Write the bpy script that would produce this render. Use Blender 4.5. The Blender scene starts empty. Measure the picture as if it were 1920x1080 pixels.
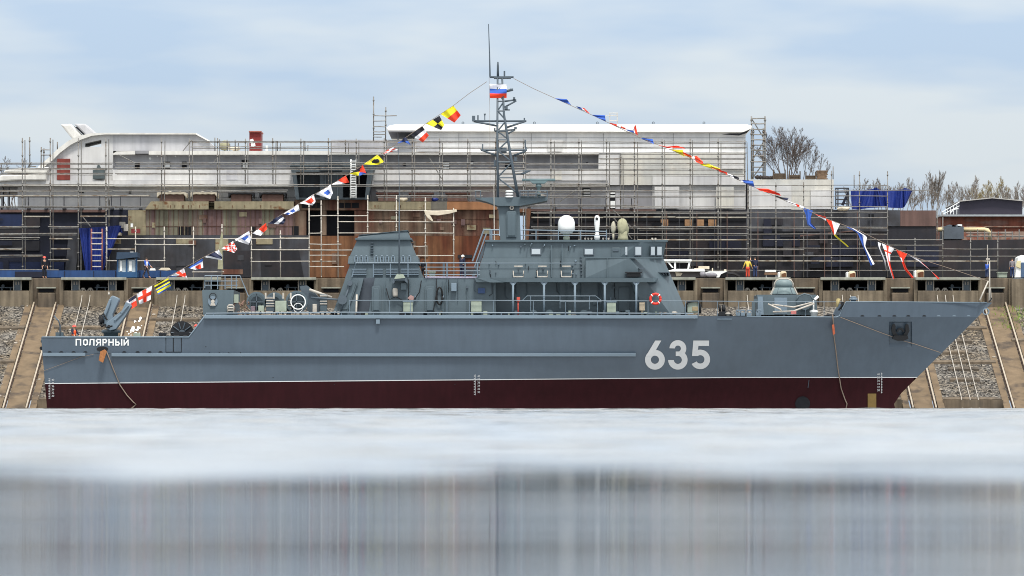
import bpy, bmesh, math, random
import numpy as np
from mathutils import Vector
R = math.radians
S = bpy.context.scene
COL = S.collection

# ------------------------------------------------------------------ camera, sky, sun, exposure
F, CD, H, YH = 8700.0, 300.0, 0.32, 757.6      # focal length (px at 1920), camera distance, camera height, horizon row
cam = bpy.data.cameras.new('camera'); co = bpy.data.objects.new('camera', cam); COL.objects.link(co)
co.location = (0, -CD, H); co.rotation_euler = (R(90), 0, 0)
cam.sensor_width = 36.0; cam.lens = F / 1920 * 36.0
cam.shift_y = (YH - 540) / 1920.0
cam.clip_start = 0.5; cam.clip_end = 5000
cam.dof.use_dof = True; cam.dof.focus_distance = 298.0; cam.dof.aperture_fstop = 1.7
S.camera = co

SUN_EL, SUN_ROT = R(62), R(172)
w = bpy.data.worlds.new("World"); S.world = w; w.use_nodes = True
nt = w.node_tree; nt.nodes.clear()
def wn(t, **k):
    n = nt.nodes.new(t)
    for a, b in k.items(): setattr(n, a, b)
    return n
sky = wn('ShaderNodeTexSky', sky_type='NISHITA', sun_disc=False, sun_elevation=SUN_EL, sun_rotation=SUN_ROT)
tc = wn('ShaderNodeTexCoord')
mp = wn('ShaderNodeMapping'); mp.inputs['Scale'].default_value = (11, 11, 50); mp.inputs['Location'].default_value = (3.3, 1.0, 0.35)
nt.links.new(tc.outputs['Generated'], mp.inputs['Vector'])
n1 = wn('ShaderNodeTexNoise'); n1.inputs['Scale'].default_value = 1.0; n1.inputs['Detail'].default_value = 4; n1.inputs['Roughness'].default_value = 0.5
nt.links.new(mp.outputs[0], n1.inputs['Vector'])
r1 = wn('ShaderNodeValToRGB'); r1.color_ramp.elements[0].position = 0.41; r1.color_ramp.elements[1].position = 0.61
nt.links.new(n1.outputs['Fac'], r1.inputs[0])
# two cloud tones: thin blue-grey veil and white cloud
cm = wn('ShaderNodeMix', data_type='RGBA')
cm.inputs['A'].default_value = (3.6, 4.55, 5.85, 1); cm.inputs['B'].default_value = (5.2, 5.65, 6.05, 1)
nt.links.new(r1.outputs[0], cm.inputs['Factor'])
# overcast: brighter towards the zenith
sep = wn('ShaderNodeSeparateXYZ'); nt.links.new(tc.outputs['Generated'], sep.inputs[0])
mr = wn('ShaderNodeFloatCurve'); cu = mr.mapping.curves[0]      # elevation (sine) -> cloud brightness, in units of 4
for i_, (x_, y_) in enumerate(((0.0, .272), (.05, .275), (.088, .305), (.19, .60), (.7, .64), (1.0, .66))):
    if i_ in (0, 1) and i_ < len(cu.points): cu.points[i_].location = (x_, y_)
    else: cu.points.new(x_, y_)
for p_ in cu.points: p_.handle_type = 'VECTOR'
mr.mapping.update()
gm = wn('ShaderNodeMath', operation='MULTIPLY'); gm.inputs[1].default_value = 4.0; nt.links.new(mr.outputs[0], gm.inputs[0])
nt.links.new(sep.outputs['Z'], mr.inputs['Value'])
vm = wn('ShaderNodeVectorMath', operation='SCALE'); zt = wn('ShaderNodeMapRange'); zt.inputs['From Min'].default_value = 0.08; zt.inputs['From Max'].default_value = 0.35; nt.links.new(sep.outputs['Z'], zt.inputs['Value'])
cz = wn('ShaderNodeMix', data_type='RGBA'); cz.inputs['B'].default_value = (4.9, 5.0, 5.05, 1); nt.links.new(zt.outputs[0], cz.inputs['Factor']); nt.links.new(cm.outputs['Result'], cz.inputs['A'])
nt.links.new(cz.outputs['Result'], vm.inputs[0]); nt.links.new(gm.outputs[0], vm.inputs['Scale'])
mx = wn('ShaderNodeMix', data_type='RGBA'); mx.inputs['Factor'].default_value = 0.88
nt.links.new(sky.outputs[0], mx.inputs['A']); nt.links.new(vm.outputs[0], mx.inputs['B'])
bg = wn('ShaderNodeBackground'); bg.inputs['Strength'].default_value = 0.1
nt.links.new(mx.outputs['Result'], bg.inputs['Color'])
wo = wn('ShaderNodeOutputWorld'); nt.links.new(bg.outputs[0], wo.inputs[0])

sl = bpy.data.lights.new('sun', 'SUN'); sl.energy = 3.1; sl.angle = R(12); sl.color = (1.0, 0.96, 0.9)
so = bpy.data.objects.new('sun', sl); COL.objects.link(so)
# sun direction: high behind the camera
d = Vector((0.2, -0.98, 0)).normalized() * math.cos(SUN_EL) + Vector((0, 0, math.sin(SUN_EL)))
so.rotation_euler = (-d).to_track_quat('-Z', 'Y').to_euler(); so.location = (-60, -120, 120)
S.view_settings.view_transform = 'Standard'; S.view_settings.look = 'None'
S.view_settings.exposure = 0.3; S.view_settings.gamma = 1.0
S.render.engine = 'CYCLES'
S.cycles.max_bounces = 6; S.cycles.filter_width = 1.0; S.cycles.use_denoising = True

# ------------------------------------------------------------------ helpers
def P(px, py, Y):
    s = (Y + CD) / F
    return (Vector(((px - 960) * s, Y, H + (YH - py) * s)))
def lin(c): return c / 12.92 if c <= 0.04045 else ((c + 0.055) / 1.055) ** 2.4
def rgb(r, g, b, k=1.0): return tuple(min(0.9, lin(v / 255) * k) for v in (r, g, b))
MATS = {}
def mat(name, col, rough=0.6, var=0.12, scale=1.5, streak=0.0, col2=None, thr=(0.45, 0.65), bump=0.0, bscale=20, metal=0.0, sp=0.35, mscale=(1, 1, 1), det=6):
    """one procedural paint / stone / steel: base colour, blotches, vertical run marks, second colour with its own shape, bump"""
    if name in MATS: return MATS[name]
    m = bpy.data.materials.new(name); m.use_nodes = True; t = m.node_tree
    b = t.nodes['Principled BSDF']; L = t.links.new
    b.inputs['Roughness'].default_value = rough; b.inputs['Metallic'].default_value = metal
    b.inputs['Specular IOR Level'].default_value = sp
    g = t.nodes.new('ShaderNodeNewGeometry')
    def noise(sc, det, vs=(1, 1, 1)):
        mpn = t.nodes.new('ShaderNodeMapping'); mpn.inputs['Scale'].default_value = vs; L(g.outputs['Position'], mpn.inputs['Vector'])
        n = t.nodes.new('ShaderNodeTexNoise'); n.inputs['Scale'].default_value = sc; n.inputs['Detail'].default_value = det
        L(mpn.outputs[0], n.inputs['Vector']); return n.outputs['Fac']
    def ramp(fac, a, bb):
        r = t.nodes.new('ShaderNodeMapRange'); r.inputs['From Min'].default_value = a; r.inputs['From Max'].default_value = bb; L(fac, r.inputs['Value']); return r.outputs[0]
    def mix(fac, a, bb):
        x = t.nodes.new('ShaderNodeMix'); x.data_type = 'RGBA'; L(fac, x.inputs['Factor'])
        for s_, v in (('A', a), ('B', bb)):
            if isinstance(v, tuple): x.inputs[s_].default_value = (*v, 1)
            else: L(v, x.inputs[s_])
        return x.outputs['Result']
    c = tuple(col)
    if col2 is not None:
        c = mix(ramp(noise(scale, det, mscale), *thr), c, tuple(col2))
    if var > 0:
        f = noise(scale * 1.7, 5)
        mul = t.nodes.new('ShaderNodeMapRange'); mul.inputs['From Min'].default_value = 0.25; mul.inputs['From Max'].default_value = 0.75
        mul.inputs['To Min'].default_value = 1 - var; mul.inputs['To Max'].default_value = 1 + var; L(f, mul.inputs['Value'])
        v = t.nodes.new('ShaderNodeVectorMath'); v.operation = 'SCALE'
        if isinstance(c, tuple): v.inputs[0].default_value = c
        else: L(c, v.inputs[0])
        L(mul.outputs[0], v.inputs['Scale']); c = v.outputs[0]
    if streak > 0:
        f = noise(1.0, 4, (3.2, 3.2, 0.22))
        mul = t.nodes.new('ShaderNodeMapRange'); mul.inputs['From Min'].default_value = 0.35; mul.inputs['From Max'].default_value = 0.68
        mul.inputs['To Min'].default_value = 1 + streak * .4; mul.inputs['To Max'].default_value = 1 - streak; L(f, mul.inputs['Value'])
        v = t.nodes.new('ShaderNodeVectorMath'); v.operation = 'SCALE'
        if isinstance(c, tuple): v.inputs[0].default_value = c
        else: L(c, v.inputs[0])
        L(mul.outputs[0], v.inputs['Scale']); c = v.outputs[0]
    if isinstance(c, tuple): b.inputs['Base Color'].default_value = (*c, 1)
    else: L(c, b.inputs['Base Color'])
    if bump > 0:
        bn = t.nodes.new('ShaderNodeBump'); bn.inputs['Strength'].default_value = bump; bn.inputs['Distance'].default_value = 0.05
        L(noise(bscale, 4), bn.inputs['Height']); L(bn.outputs[0], b.inputs['Normal'])
    MATS[name] = m; return m

ORG = {}
class MB:
    """collects shapes in world space (given by pixel column, row and depth) and links them as one mesh object"""
    def __init__(s): s.v = []; s.f = []; s.mi = []; s.cur = 0; s.smooth = set()
    def m(s, i): s.cur = i; return s
    def add(s, vs, fs, smooth=False):
        o = len(s.v); s.v += [Vector(x) for x in vs]
        for f in fs:
            if smooth: s.smooth.add(len(s.f))
            s.f.append([o + i for i in f]); s.mi.append(s.cur)
        return s
    def prism(s, pts, Y0, Y1):                     # outline in px at depth Y0, pushed straight back to Y1
        a = [P(x, y, Y0) for x, y in pts]; n = len(a)
        b = [Vector((p.x, Y1, p.z)) for p in a]
        return s.add(a + b, [list(range(n)), list(range(2 * n - 1, n - 1, -1))] + [[i, i + n, (i + 1) % n + n, (i + 1) % n] for i in range(n)])
    def box(s, x0, y0, x1, y1, Y0, Y1): return s.prism([(x0, y0), (x1, y0), (x1, y1), (x0, y1)], Y0, Y1)
    def wbox(s, a, b):
        x0, y0, z0 = a; x1, y1, z1 = b
        v = [(x0, y0, z0), (x1, y0, z0), (x1, y1, z0), (x0, y1, z0), (x0, y0, z1), (x1, y0, z1), (x1, y1, z1), (x0, y1, z1)]
        return s.add(v, [[0, 3, 2, 1], [4, 5, 6, 7], [0, 1, 5, 4], [1, 2, 6, 5], [2, 3, 7, 6], [3, 0, 4, 7]])
    def loft(s, low, plow, top, ptop, cap=True):   # low/top: half plan [(px, Y<0)...] aft to fore; py each a number or list; mirrored to the far side
        def ring(pl, py):
            q = [P(x, (py[i] if isinstance(py, (list, tuple)) else py), y) for i, (x, y) in enumerate(pl)]
            return q + [Vector((p.x, -p.y, p.z)) for p in reversed(q)]
        a = ring(low, plow); b = ring(top, ptop); n = len(a)
        fs = [[i, (i + 1) % n, (i + 1) % n + n, i + n] for i in range(n)]
        if cap: fs += [list(range(n, 2 * n)), list(range(n - 1, -1, -1))]
        return s.add(a + b, fs)
    def wtube(s, pts, r, n=6, r1=None, cap=True):
        pts = [Vector(p) for p in pts]; k = len(pts); vs = []; fs = []
        for i, p in enumerate(pts):
            t = (pts[min(i + 1, k - 1)] - pts[max(i - 1, 0)]).normalized()
            u = t.cross(Vector((0, 0, 1)) if abs(t.z) < 0.9 else Vector((0, 1, 0))).normalized(); w_ = t.cross(u)
            rr = r if r1 is None else r + (r1 - r) * i / max(1, k - 1)
            vs += [p + (u * math.cos(2 * math.pi * j / n) + w_ * math.sin(2 * math.pi * j / n)) * rr for j in range(n)]
        for i in range(k - 1):
            fs += [[i * n + j, i * n + (j + 1) % n, (i + 1) * n + (j + 1) % n, (i + 1) * n + j] for j in range(n)]
        if cap: fs += [list(range(n - 1, -1, -1)), list(range((k - 1) * n, k * n))]
        return s.add(vs, fs, smooth=n >= 6)
    def tube(s, pts, r, n=6, r1=None): return s.wtube([P(*p) for p in pts], r, n, r1)
    def lathe(s, px, Y, prof, n=20):               # prof: [(py, radius px)], top to bottom, about a vertical axis
        vs = []; fs = []; sc = (Y + CD) / F
        for py, r in prof:
            c = P(px, py, Y)
            vs += [c + Vector((math.cos(2 * math.pi * j / n), math.sin(2 * math.pi * j / n), 0)) * r * sc for j in range(n)]
        for i in range(len(prof) - 1):
            fs += [[i * n + j, (i + 1) * n + j, (i + 1) * n + (j + 1) % n, i * n + (j + 1) % n] for j in range(n)]
        fs += [list(range(n)), list(range(len(prof) * n - 1, (len(prof) - 1) * n - 1, -1))]
        return s.add(vs, fs, smooth=True)
    def drum(s, px, py, rpx, Y0, Y1, n=24, rin=0): # axis along Y; rin: ring
        def circ(r, Y): return [P(px + r * math.cos(2 * math.pi * j / n), py + r * math.sin(2 * math.pi * j / n), Y0) + Vector((0, Y - Y0, 0)) for j in range(n)]
        if not rin:
            return s.add(circ(rpx, Y0) + circ(rpx, Y1), [list(range(n)), list(range(2 * n - 1, n - 1, -1))] + [[i, i + n, (i + 1) % n + n, (i + 1) % n] for i in range(n)])
        vs = circ(rpx, Y0) + circ(rpx, Y1) + circ(rin, Y1) + circ(rin, Y0); fs = []
        for a in range(4):
            b_ = (a + 1) % 4
            fs += [[a * n + i, a * n + (i + 1) % n, b_ * n + (i + 1) % n, b_ * n + i] for i in range(n)]
        return s.add(vs, fs)
    def blob(s, px, py, rx, ry, Y, seed=0, amp=0.15, n=10, ry_m=None):
        rnd = random.Random(seed); sc = (Y + CD) / F; c = P(px, py, Y); vs = []; fs = []; ph = [rnd.uniform(0, 6) for _ in range(6)]
        for i in range(n + 1):
            th = math.pi * i / n
            for j in range(2 * n):
                a = math.pi * j / n
                k = 1 + amp * (math.sin(3 * a + ph[0]) * math.sin(2 * th + ph[1]) + .6 * math.sin(5 * a + ph[2] + 3 * th))
                vs.append(c + Vector((rx * sc * math.sin(th) * math.cos(a) * k, (ry_m or min(rx, ry) * sc) * math.sin(th) * math.sin(a) * k, ry * sc * math.cos(th) * k)))
        for i in range(n):
            fs += [[i * 2 * n + j, (i + 1) * 2 * n + j, (i + 1) * 2 * n + (j + 1) % (2 * n), i * 2 * n + (j + 1) % (2 * n)] for j in range(2 * n)]
        return s.add(vs, fs, smooth=True)
    def build(s, name, mats, parent=None, label=None, bevel=0):
        if not isinstance(mats, (list, tuple)): mats = [mats]
        if parent is not None: o0 = ORG[parent.name]
        else:
            xs = [v.x for v in s.v]; ys = [v.y for v in s.v]; o0 = Vector(((min(xs) + max(xs)) / 2, (min(ys) + max(ys)) / 2, min(v.z for v in s.v)))
        me = bpy.data.meshes.new(name)
        me.from_pydata([v - o0 for v in s.v], [], s.f)
        for mm in mats: me.materials.append(mm)
        if len(mats) > 1: me.polygons.foreach_set('material_index', s.mi)
        if s.smooth:
            me.polygons.foreach_set('use_smooth', [i in s.smooth for i in range(len(s.f))])
        bm = bmesh.new(); bm.from_mesh(me); bmesh.ops.recalc_face_normals(bm, faces=bm.faces); bm.to_mesh(me); bm.free()
        me.update()
        o = bpy.data.objects.new(name, me); COL.objects.link(o)
        if parent is not None: o.parent = parent
        else: o.location = o0
        ORG[o.name] = o0
        if label: o['label'] = label
        if bevel:
            bv = o.modifiers.new('bevel', 'BEVEL'); bv.width = bevel; bv.segments = 2; bv.limit_method = 'ANGLE'
        return o
def tag(o, label, cat, group=None):
    o['label'] = label; o['category'] = cat
    if group: o['group'] = group
    return o
def thing(name, label, cat, at, group=None):
    o = bpy.data.objects.new(name, None); COL.objects.link(o); o.location = at; ORG[o.name] = Vector(at); o.empty_display_size = 0.3
    return tag(o, label, cat, group)
def kind(o, k): o['kind'] = k; return o

# ------------------------------------------------------------------ materials
GREY = mat('ship_grey_paint', (.067, .092, .121), 0.42, 0.09, 0.35, streak=0.06, bump=0.2, bscale=0.9)
GREYD = mat('ship_grey_upper', (.076, .106, .124), 0.5, 0.06, 0.5, streak=0.07)
GREYL = mat('ship_grey_rail', (.15, .20, .245), 0.45, 0.05, 0.8)
DECKM = mat('deck_coating', rgb(84, 92, 96), 0.8, 0.15, 2)
BOOT = mat('antifouling_red', rgb(42, 13, 18), 0.7, 0.12, 0.5, streak=0.14, sp=0.12)
WHITE = mat('white_paint', rgb(226, 228, 226), 0.5, 0.04, 2)
NUMW = mat('number_white', rgb(205, 207, 208, .85), 0.5, 0.04, 2)
BLACK = mat('black_steel', rgb(26, 28, 32), 0.6, 0.2, 3)
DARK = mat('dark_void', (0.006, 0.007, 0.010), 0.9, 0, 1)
GALV = mat('galvanised_tube', rgb(118, 116, 112), 0.55, 0.25, 3, col2=rgb(96, 84, 72), thr=(0.5, 0.7))
GALVL = mat('pale_tube', rgb(176, 170, 160), 0.6, 0.2, 3)
PLANK = mat('scaffold_plank', rgb(160, 154, 142), 0.8, 0.25, 2, col2=rgb(120, 105, 90), thr=(0.5, 0.62))
MASTM = mat('mast_grey', rgb(86, 98, 108, .75), 0.5, 0.08, 2)
GLASS = mat('window_glass', rgb(168, 178, 184), 0.08, 0.0, 1, sp=0.8)  # pale base colour stands in for sky reflected in the panes
CANVAS = mat('canvas_beige', rgb(150, 148, 122), 0.9, 0.15, 3, bump=0.4, bscale=5)
RUBBER = mat('black_rubber', rgb(20, 20, 22), 0.7, 0.1, 4)
ORANGE = mat('orange_plastic', rgb(236, 92, 44), 0.5, 0.05, 4)
REDP = mat('red_paint', rgb(200, 52, 40), 0.5, 0.06, 3)
WOOD = mat('wood_block', rgb(150, 98, 58), 0.8, 0.2, 6, streak=0.2)
ROPE = mat('rope_fibre', rgb(128, 114, 102), 0.9, 0.1, 8)
PALEG = mat('pale_green_locker', rgb(146, 156, 142), 0.6, 0.08, 3, streak=0.1)
# shipyard
SUPX = mat('fresh_white_primer', rgb(232, 231, 228), 0.7, 0.05, 0.35, streak=0.08, col2=rgb(218, 218, 218), thr=(0.42, 0.62))
SUPW = mat('primer_white', rgb(196, 195, 193), 0.7, 0.06, 0.35, streak=0.10, col2=rgb(180, 180, 181), thr=(0.42, 0.62), mscale=(1, 1, 1.6))
SUPG = mat('primer_grey', rgb(178, 178, 180), 0.7, 0.07, 0.4, streak=0.10, col2=rgb(160, 160, 164), thr=(0.42, 0.62))
SUPD = mat('primer_dark_grey', rgb(134, 134, 137), 0.7, 0.10, 0.5, streak=0.1)
SUPB = mat('primer_beige', rgb(192, 189, 180), 0.7, 0.06, 0.5, streak=0.12, col2=rgb(176, 176, 172), thr=(0.45, 0.6))
LEDGE = mat('ledge_white', rgb(206, 204, 198), 0.6, 0.06, 0.8, streak=0.12)
ROOFW = mat('white_moulding', rgb(236, 234, 228), 0.55, 0.05, 0.8, streak=0.05)
HULLK = mat('hull_black', rgb(32, 32, 38), 0.6, 0.25, 0.4, streak=0.25, col2=rgb(46, 40, 42), thr=(0.5, 0.62))
HULLN = mat('hull_navy', rgb(20, 24, 42), 0.55, 0.25, 0.4, streak=0.2)
HULLG = mat('hull_grey_plate', rgb(66, 68, 74), 0.65, 0.2, 0.5, streak=0.25, col2=rgb(52, 50, 52), thr=(0.45, 0.6))
HULLB = mat('hull_blue', rgb(22, 36, 70), 0.55, 0.2, 0.5, streak=0.2)
HULLR = mat('hull_red_brown', rgb(98, 76, 70), 0.7, 0.15, 0.7, streak=0.2)
RUST = mat('rusty_steel', rgb(96, 62, 50), 0.85, 0.3, 0.5, streak=0.45, col2=rgb(118, 100, 84), thr=(0.42, 0.58), mscale=(1.2, 1, 0.25))
RUSTO = mat('orange_rust', rgb(116, 80, 54), 0.85, 0.3, 0.45, streak=0.45, col2=rgb(92, 50, 32), thr=(0.45, 0.6), mscale=(1.2, 1, 0.35))
RUSTP = mat('purple_primer', rgb(116, 92, 90), 0.8, 0.2, 0.6, streak=0.35, col2=rgb(122, 118, 100), thr=(0.47, 0.55), mscale=(1.6, 1, 0.05), det=2)
TANP = mat('tan_plate', rgb(148, 138, 112), 0.8, 0.15, 1.2, streak=0.25, col2=rgb(112, 78, 50), thr=(0.58, 0.68), mscale=(1.5, 1, 2))
BLUETARP = mat('blue_tarpaulin', rgb(28, 48, 122), 0.5, 0.12, 0.8, bump=0.5, bscale=2.5)
SHEET = mat('pale_dust_sheet', rgb(202, 192, 172), 0.85, 0.12, 2, bump=0.5, bscale=3)
CONC = mat('quay_concrete', rgb(118, 107, 90), 0.9, 0.22, 0.5, streak=0.4, col2=rgb(104, 94, 80), thr=(0.42, 0.62), bump=0.3, bscale=6)
CONCB = mat('quay_concrete_brown', rgb(103, 91, 76), 0.9, 0.22, 0.6, streak=0.35, col2=rgb(84, 76, 66), thr=(0.45, 0.65), bump=0.3, bscale=6)
STRIPM = mat('track_concrete', rgb(108, 92, 72), 0.9, 0.25, 0.8, streak=0.0, col2=rgb(74, 64, 54), thr=(0.52, 0.66), bump=0.25, bscale=7)
LINT = mat('lintel_concrete', rgb(146, 148, 136), 0.85, 0.15, 1.5, streak=0.2)
PLATEM = mat('steel_plate_blue_grey', rgb(92, 104, 114), 0.5, 0.15, 2)
RAILM = mat('rail_rust', rgb(70, 52, 42), 0.7, 0.2, 3)
RAILH = mat('rail_head', rgb(160, 148, 130), 0.4, 0.15, 3)
BRICK = mat('red_brick', rgb(112, 66, 52), 0.9, 0.25, 1.2, streak=0.3, col2=rgb(112, 84, 76), thr=(0.5, 0.6), mscale=(0.5, 1, 1.6))
BARK = mat('bark', rgb(92, 82, 76), 0.9, 0.15, 2)
BARKP = mat('hazed_bark', rgb(122, 114, 106), 0.9, 0.15, 2)  # bark greyed and paled as haze over the far trees
def gravel_mat(name, a, b, c_):
    m = bpy.data.materials.new(name); m.use_nodes = True; t = m.node_tree; L = t.links.new; bs = t.nodes['Principled BSDF']; bs.inputs['Roughness'].default_value = 0.95
    g = t.nodes.new('ShaderNodeNewGeometry')
    vo = t.nodes.new('ShaderNodeTexVoronoi'); vo.inputs['Scale'].default_value = 9.0; L(g.outputs['Position'], vo.inputs['Vector'])
    sp_ = t.nodes.new('ShaderNodeSeparateColor'); L(vo.outputs['Color'], sp_.inputs[0])
    rp = t.nodes.new('ShaderNodeValToRGB'); cr = rp.color_ramp; cr.elements[0].color = (*a, 1); cr.elements[1].color = (*c_, 1); e = cr.elements.new(0.5); e.color = (*b, 1); cr.elements[0].position = 0.1
    L(sp_.outputs[0], rp.inputs[0])
    n = t.nodes.new('ShaderNodeTexNoise'); n.inputs['Scale'].default_value = 0.35; n.inputs['Detail'].default_value = 6; L(g.outputs['Position'], n.inputs['Vector'])
    r2 = t.nodes.new('ShaderNodeMapRange'); r2.inputs['From Min'].default_value = 0.42; r2.inputs['From Max'].default_value = 0.6; L(n.outputs['Fac'], r2.inputs['Value'])
    x = t.nodes.new('ShaderNodeMix'); x.data_type = 'RGBA'; x.blend_type = 'MULTIPLY'; L(r2.outputs[0], x.inputs['Factor']); L(rp.outputs[0], x.inputs['A']); x.inputs['B'].default_value = (0.86, 0.76, 0.62, 1)
    L(x.outputs['Result'], bs.inputs['Base Color'])
    bn = t.nodes.new('ShaderNodeBump'); bn.inputs['Strength'].default_value = 0.8; bn.inputs['Distance'].default_value = 0.08; L(vo.outputs['Distance'], bn.inputs['Height']); L(bn.outputs[0], bs.inputs['Normal'])
    return m
GRAVEL = gravel_mat('slip_gravel', rgb(40, 38, 36), rgb(84, 80, 75), rgb(142, 136, 126))
GROUNDM = mat('yard_ground', rgb(108, 102, 92), 0.95, 0.25, 0.4)

# ------------------------------------------------------------------ setting: water
def water():
    rng = np.random.default_rng(4)
    ys = [-297.0]
    while ys[-1] < 7.0:
        dcam = ys[-1] + CD
        ys.append(ys[-1] + (0.035 if dcam < 22 else (0.12 if dcam < 120 else 0.17)))
    ys = np.array(ys); xs = np.linspace(-46, 46, 330)
    X, Y = np.meshgrid(xs, ys)
    dist = Y + CD
    edge = 22.0 + 1.2 * np.sin(X * 2.1 + 1) + 0.9 * np.sin(X * 4.7) + .5 * np.sin(X * 9.0)
    k = 1 / (1 + np.exp(-(dist - edge) / 1.2))
    def waves(N, l0, l1, sp):
        Zs = np.zeros_like(X)
        for i in range(N):
            lam = l0 * (l1 / l0) ** rng.random(); kk = 2 * np.pi / lam
            th = np.pi / 2 + rng.normal(0, sp)
            Zs += np.sin(kk * (np.cos(th) * X + np.sin(th) * Y) + rng.random() * 6.28) / kk
        return Zs / math.sqrt(N / 2)
    slow = 0.75 + 0.45 * np.sin(Y * 1.9 + 0.5 * np.sin(X * .5)) * np.sin(Y * .83 + 2)
    Z = waves(40, 0.4, 1.5, 0.14) * 0.11 * k * np.where(dist > 190, 1.7, 1) + (waves(30, 0.12, 0.7, 0.02) * (0.009 + 0.0012 * np.clip(21 - dist, 0, 14)) * slow + waves(9, 0.9, 2.6, 0.06) * 0.011) * (1 - k)
    fade = np.clip((46 - np.abs(X)) / 4, 0, 1) * np.clip((Y + 297) / 2, 0, 1) * np.clip((7.0 - Y) / 2, 0, 1)
    Z *= fade
    nr, nc = X.shape
    V = np.stack([X, Y, Z], -1).reshape(-1, 3)
    idx = np.arange(nr * nc).reshape(nr, nc)
    Q = np.stack([idx[:-1, :-1], idx[:-1, 1:], idx[1:, 1:], idx[1:, :-1]], -1).reshape(-1, 4)
    y0, y1 = ys[0], ys[-1]; b = len(V)
    out = [(-46, y0), (46, y0), (46, y1), (-46, y1), (-600, -600), (600, -600), (600, y0), (600, y1), (-600, y1), (-600, y0)]
    V = np.vstack([V, [(x, y, 0) for x, y in out]])
    Q = np.vstack([Q, np.array([[4, 5, 6, 9], [9, 0, 3, 8], [1, 6, 7, 2]]) + b])
    me = bpy.data.meshes.new('water'); me.vertices.add(len(V)); me.vertices.foreach_set('co', V.astype(np.float32).reshape(-1))
    me.loops.add(Q.size); me.loops.foreach_set('vertex_index', Q.astype(np.int32).reshape(-1)); me.polygons.add(len(Q)); me.polygons.foreach_set('loop_start', np.arange(0, Q.size, 4, dtype=np.int32))
    me.polygons.foreach_set('use_smooth', np.ones(len(Q), dtype=bool)); me.update(calc_edges=True)
    m = bpy.data.materials.new('water_surface'); m.use_nodes = True; t = m.node_tree; L = t.links.new
    bs = t.nodes['Principled BSDF']; bs.inputs['Base Color'].default_value = (0.04, 0.045, 0.045, 1); bs.inputs['Roughness'].default_value = 0.02; bs.inputs['IOR'].default_value = 1.33
    g = t.nodes.new('ShaderNodeNewGeometry'); mpn = t.nodes.new('ShaderNodeMapping'); mpn.inputs['Scale'].default_value = (0.12, 1, 1); L(g.outputs['Position'], mpn.inputs[0])
    n = t.nodes.new('ShaderNodeTexNoise'); n.inputs['Scale'].default_value = 5; n.inputs['Detail'].default_value = 3; L(mpn.outputs[0], n.inputs['Vector'])
    bn = t.nodes.new('ShaderNodeBump'); bn.inputs['Strength'].default_value = 0.12; bn.inputs['Distance'].default_value = 0.01; L(n.outputs['Fac'], bn.inputs['Height']); L(bn.outputs[0], bs.inputs['Normal'])
    at = me.attributes.new('ruffle_glare', 'FLOAT', 'POINT'); at.data.foreach_set('value', np.concatenate([(k * (1 + .6 * np.clip((dist - 45) / 40, 0, 1))).reshape(-1), np.ones(10)]).astype(np.float32))
    an = t.nodes.new('ShaderNodeAttribute'); an.attribute_name = 'ruffle_glare'
    for lo, hi, sock in ((1.33, 3.6, 'IOR'), (0.028, 0.10, 'Roughness')):           # ruffled water: raised reflectance and paler colour paint in its bright sky glare
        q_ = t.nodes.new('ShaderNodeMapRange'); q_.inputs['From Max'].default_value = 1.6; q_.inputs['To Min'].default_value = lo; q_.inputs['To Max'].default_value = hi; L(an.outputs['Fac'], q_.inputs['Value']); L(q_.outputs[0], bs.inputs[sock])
    cq = t.nodes.new('ShaderNodeMix'); cq.data_type = 'RGBA'; cq.inputs['A'].default_value = (.022, .032, .045, 1); cq.inputs['B'].default_value = (.15, .155, .15, 1); L(an.outputs['Fac'], cq.inputs['Factor']); L(cq.outputs['Result'], bs.inputs['Base Color'])  # paler base colour adds sky brightness to the ruffled band
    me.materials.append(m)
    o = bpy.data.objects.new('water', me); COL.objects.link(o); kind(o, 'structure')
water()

# ------------------------------------------------------------------ setting: slip, yard ground
SY0, SZ0, SY1, SZ1 = 7.0, 0.55, 25.0, 7.25
GZ = 9.2
def slip(py, up=0.0):                               # point depth on the slip seen at a row
    lo, hi = 0.0, 1.0
    for _ in range(30):
        t = (lo + hi) / 2; Y = SY0 + (SY1 - SY0) * t; z = SZ0 + (SZ1 - SZ0) * t + up
        if YH - (z - H) * F / (Y + CD) > py: lo = t
        else: hi = t
    return SY0 + (SY1 - SY0) * t
def slipz(Y): return SZ0 + (SZ1 - SZ0) * (Y - SY0) / (SY1 - SY0)
b = MB(); b.add([(-160, SY0, SZ0), (160, SY0, SZ0), (160, SY1 + .4, slipz(SY1 + .4)), (-160, SY1 + .4, slipz(SY1 + .4))], [[0, 1, 2, 3]])
kind(b.build('slipway_gravel_slope', GRAVEL), 'structure')
b = MB(); b.add([(-1500, 25.4, GZ), (1500, 25.4, GZ), (1500, 2500, GZ), (-1500, 2500, GZ)], [[0, 1, 2, 3]])
kind(b.build('yard_ground', GROUNDM), 'structure')

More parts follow.
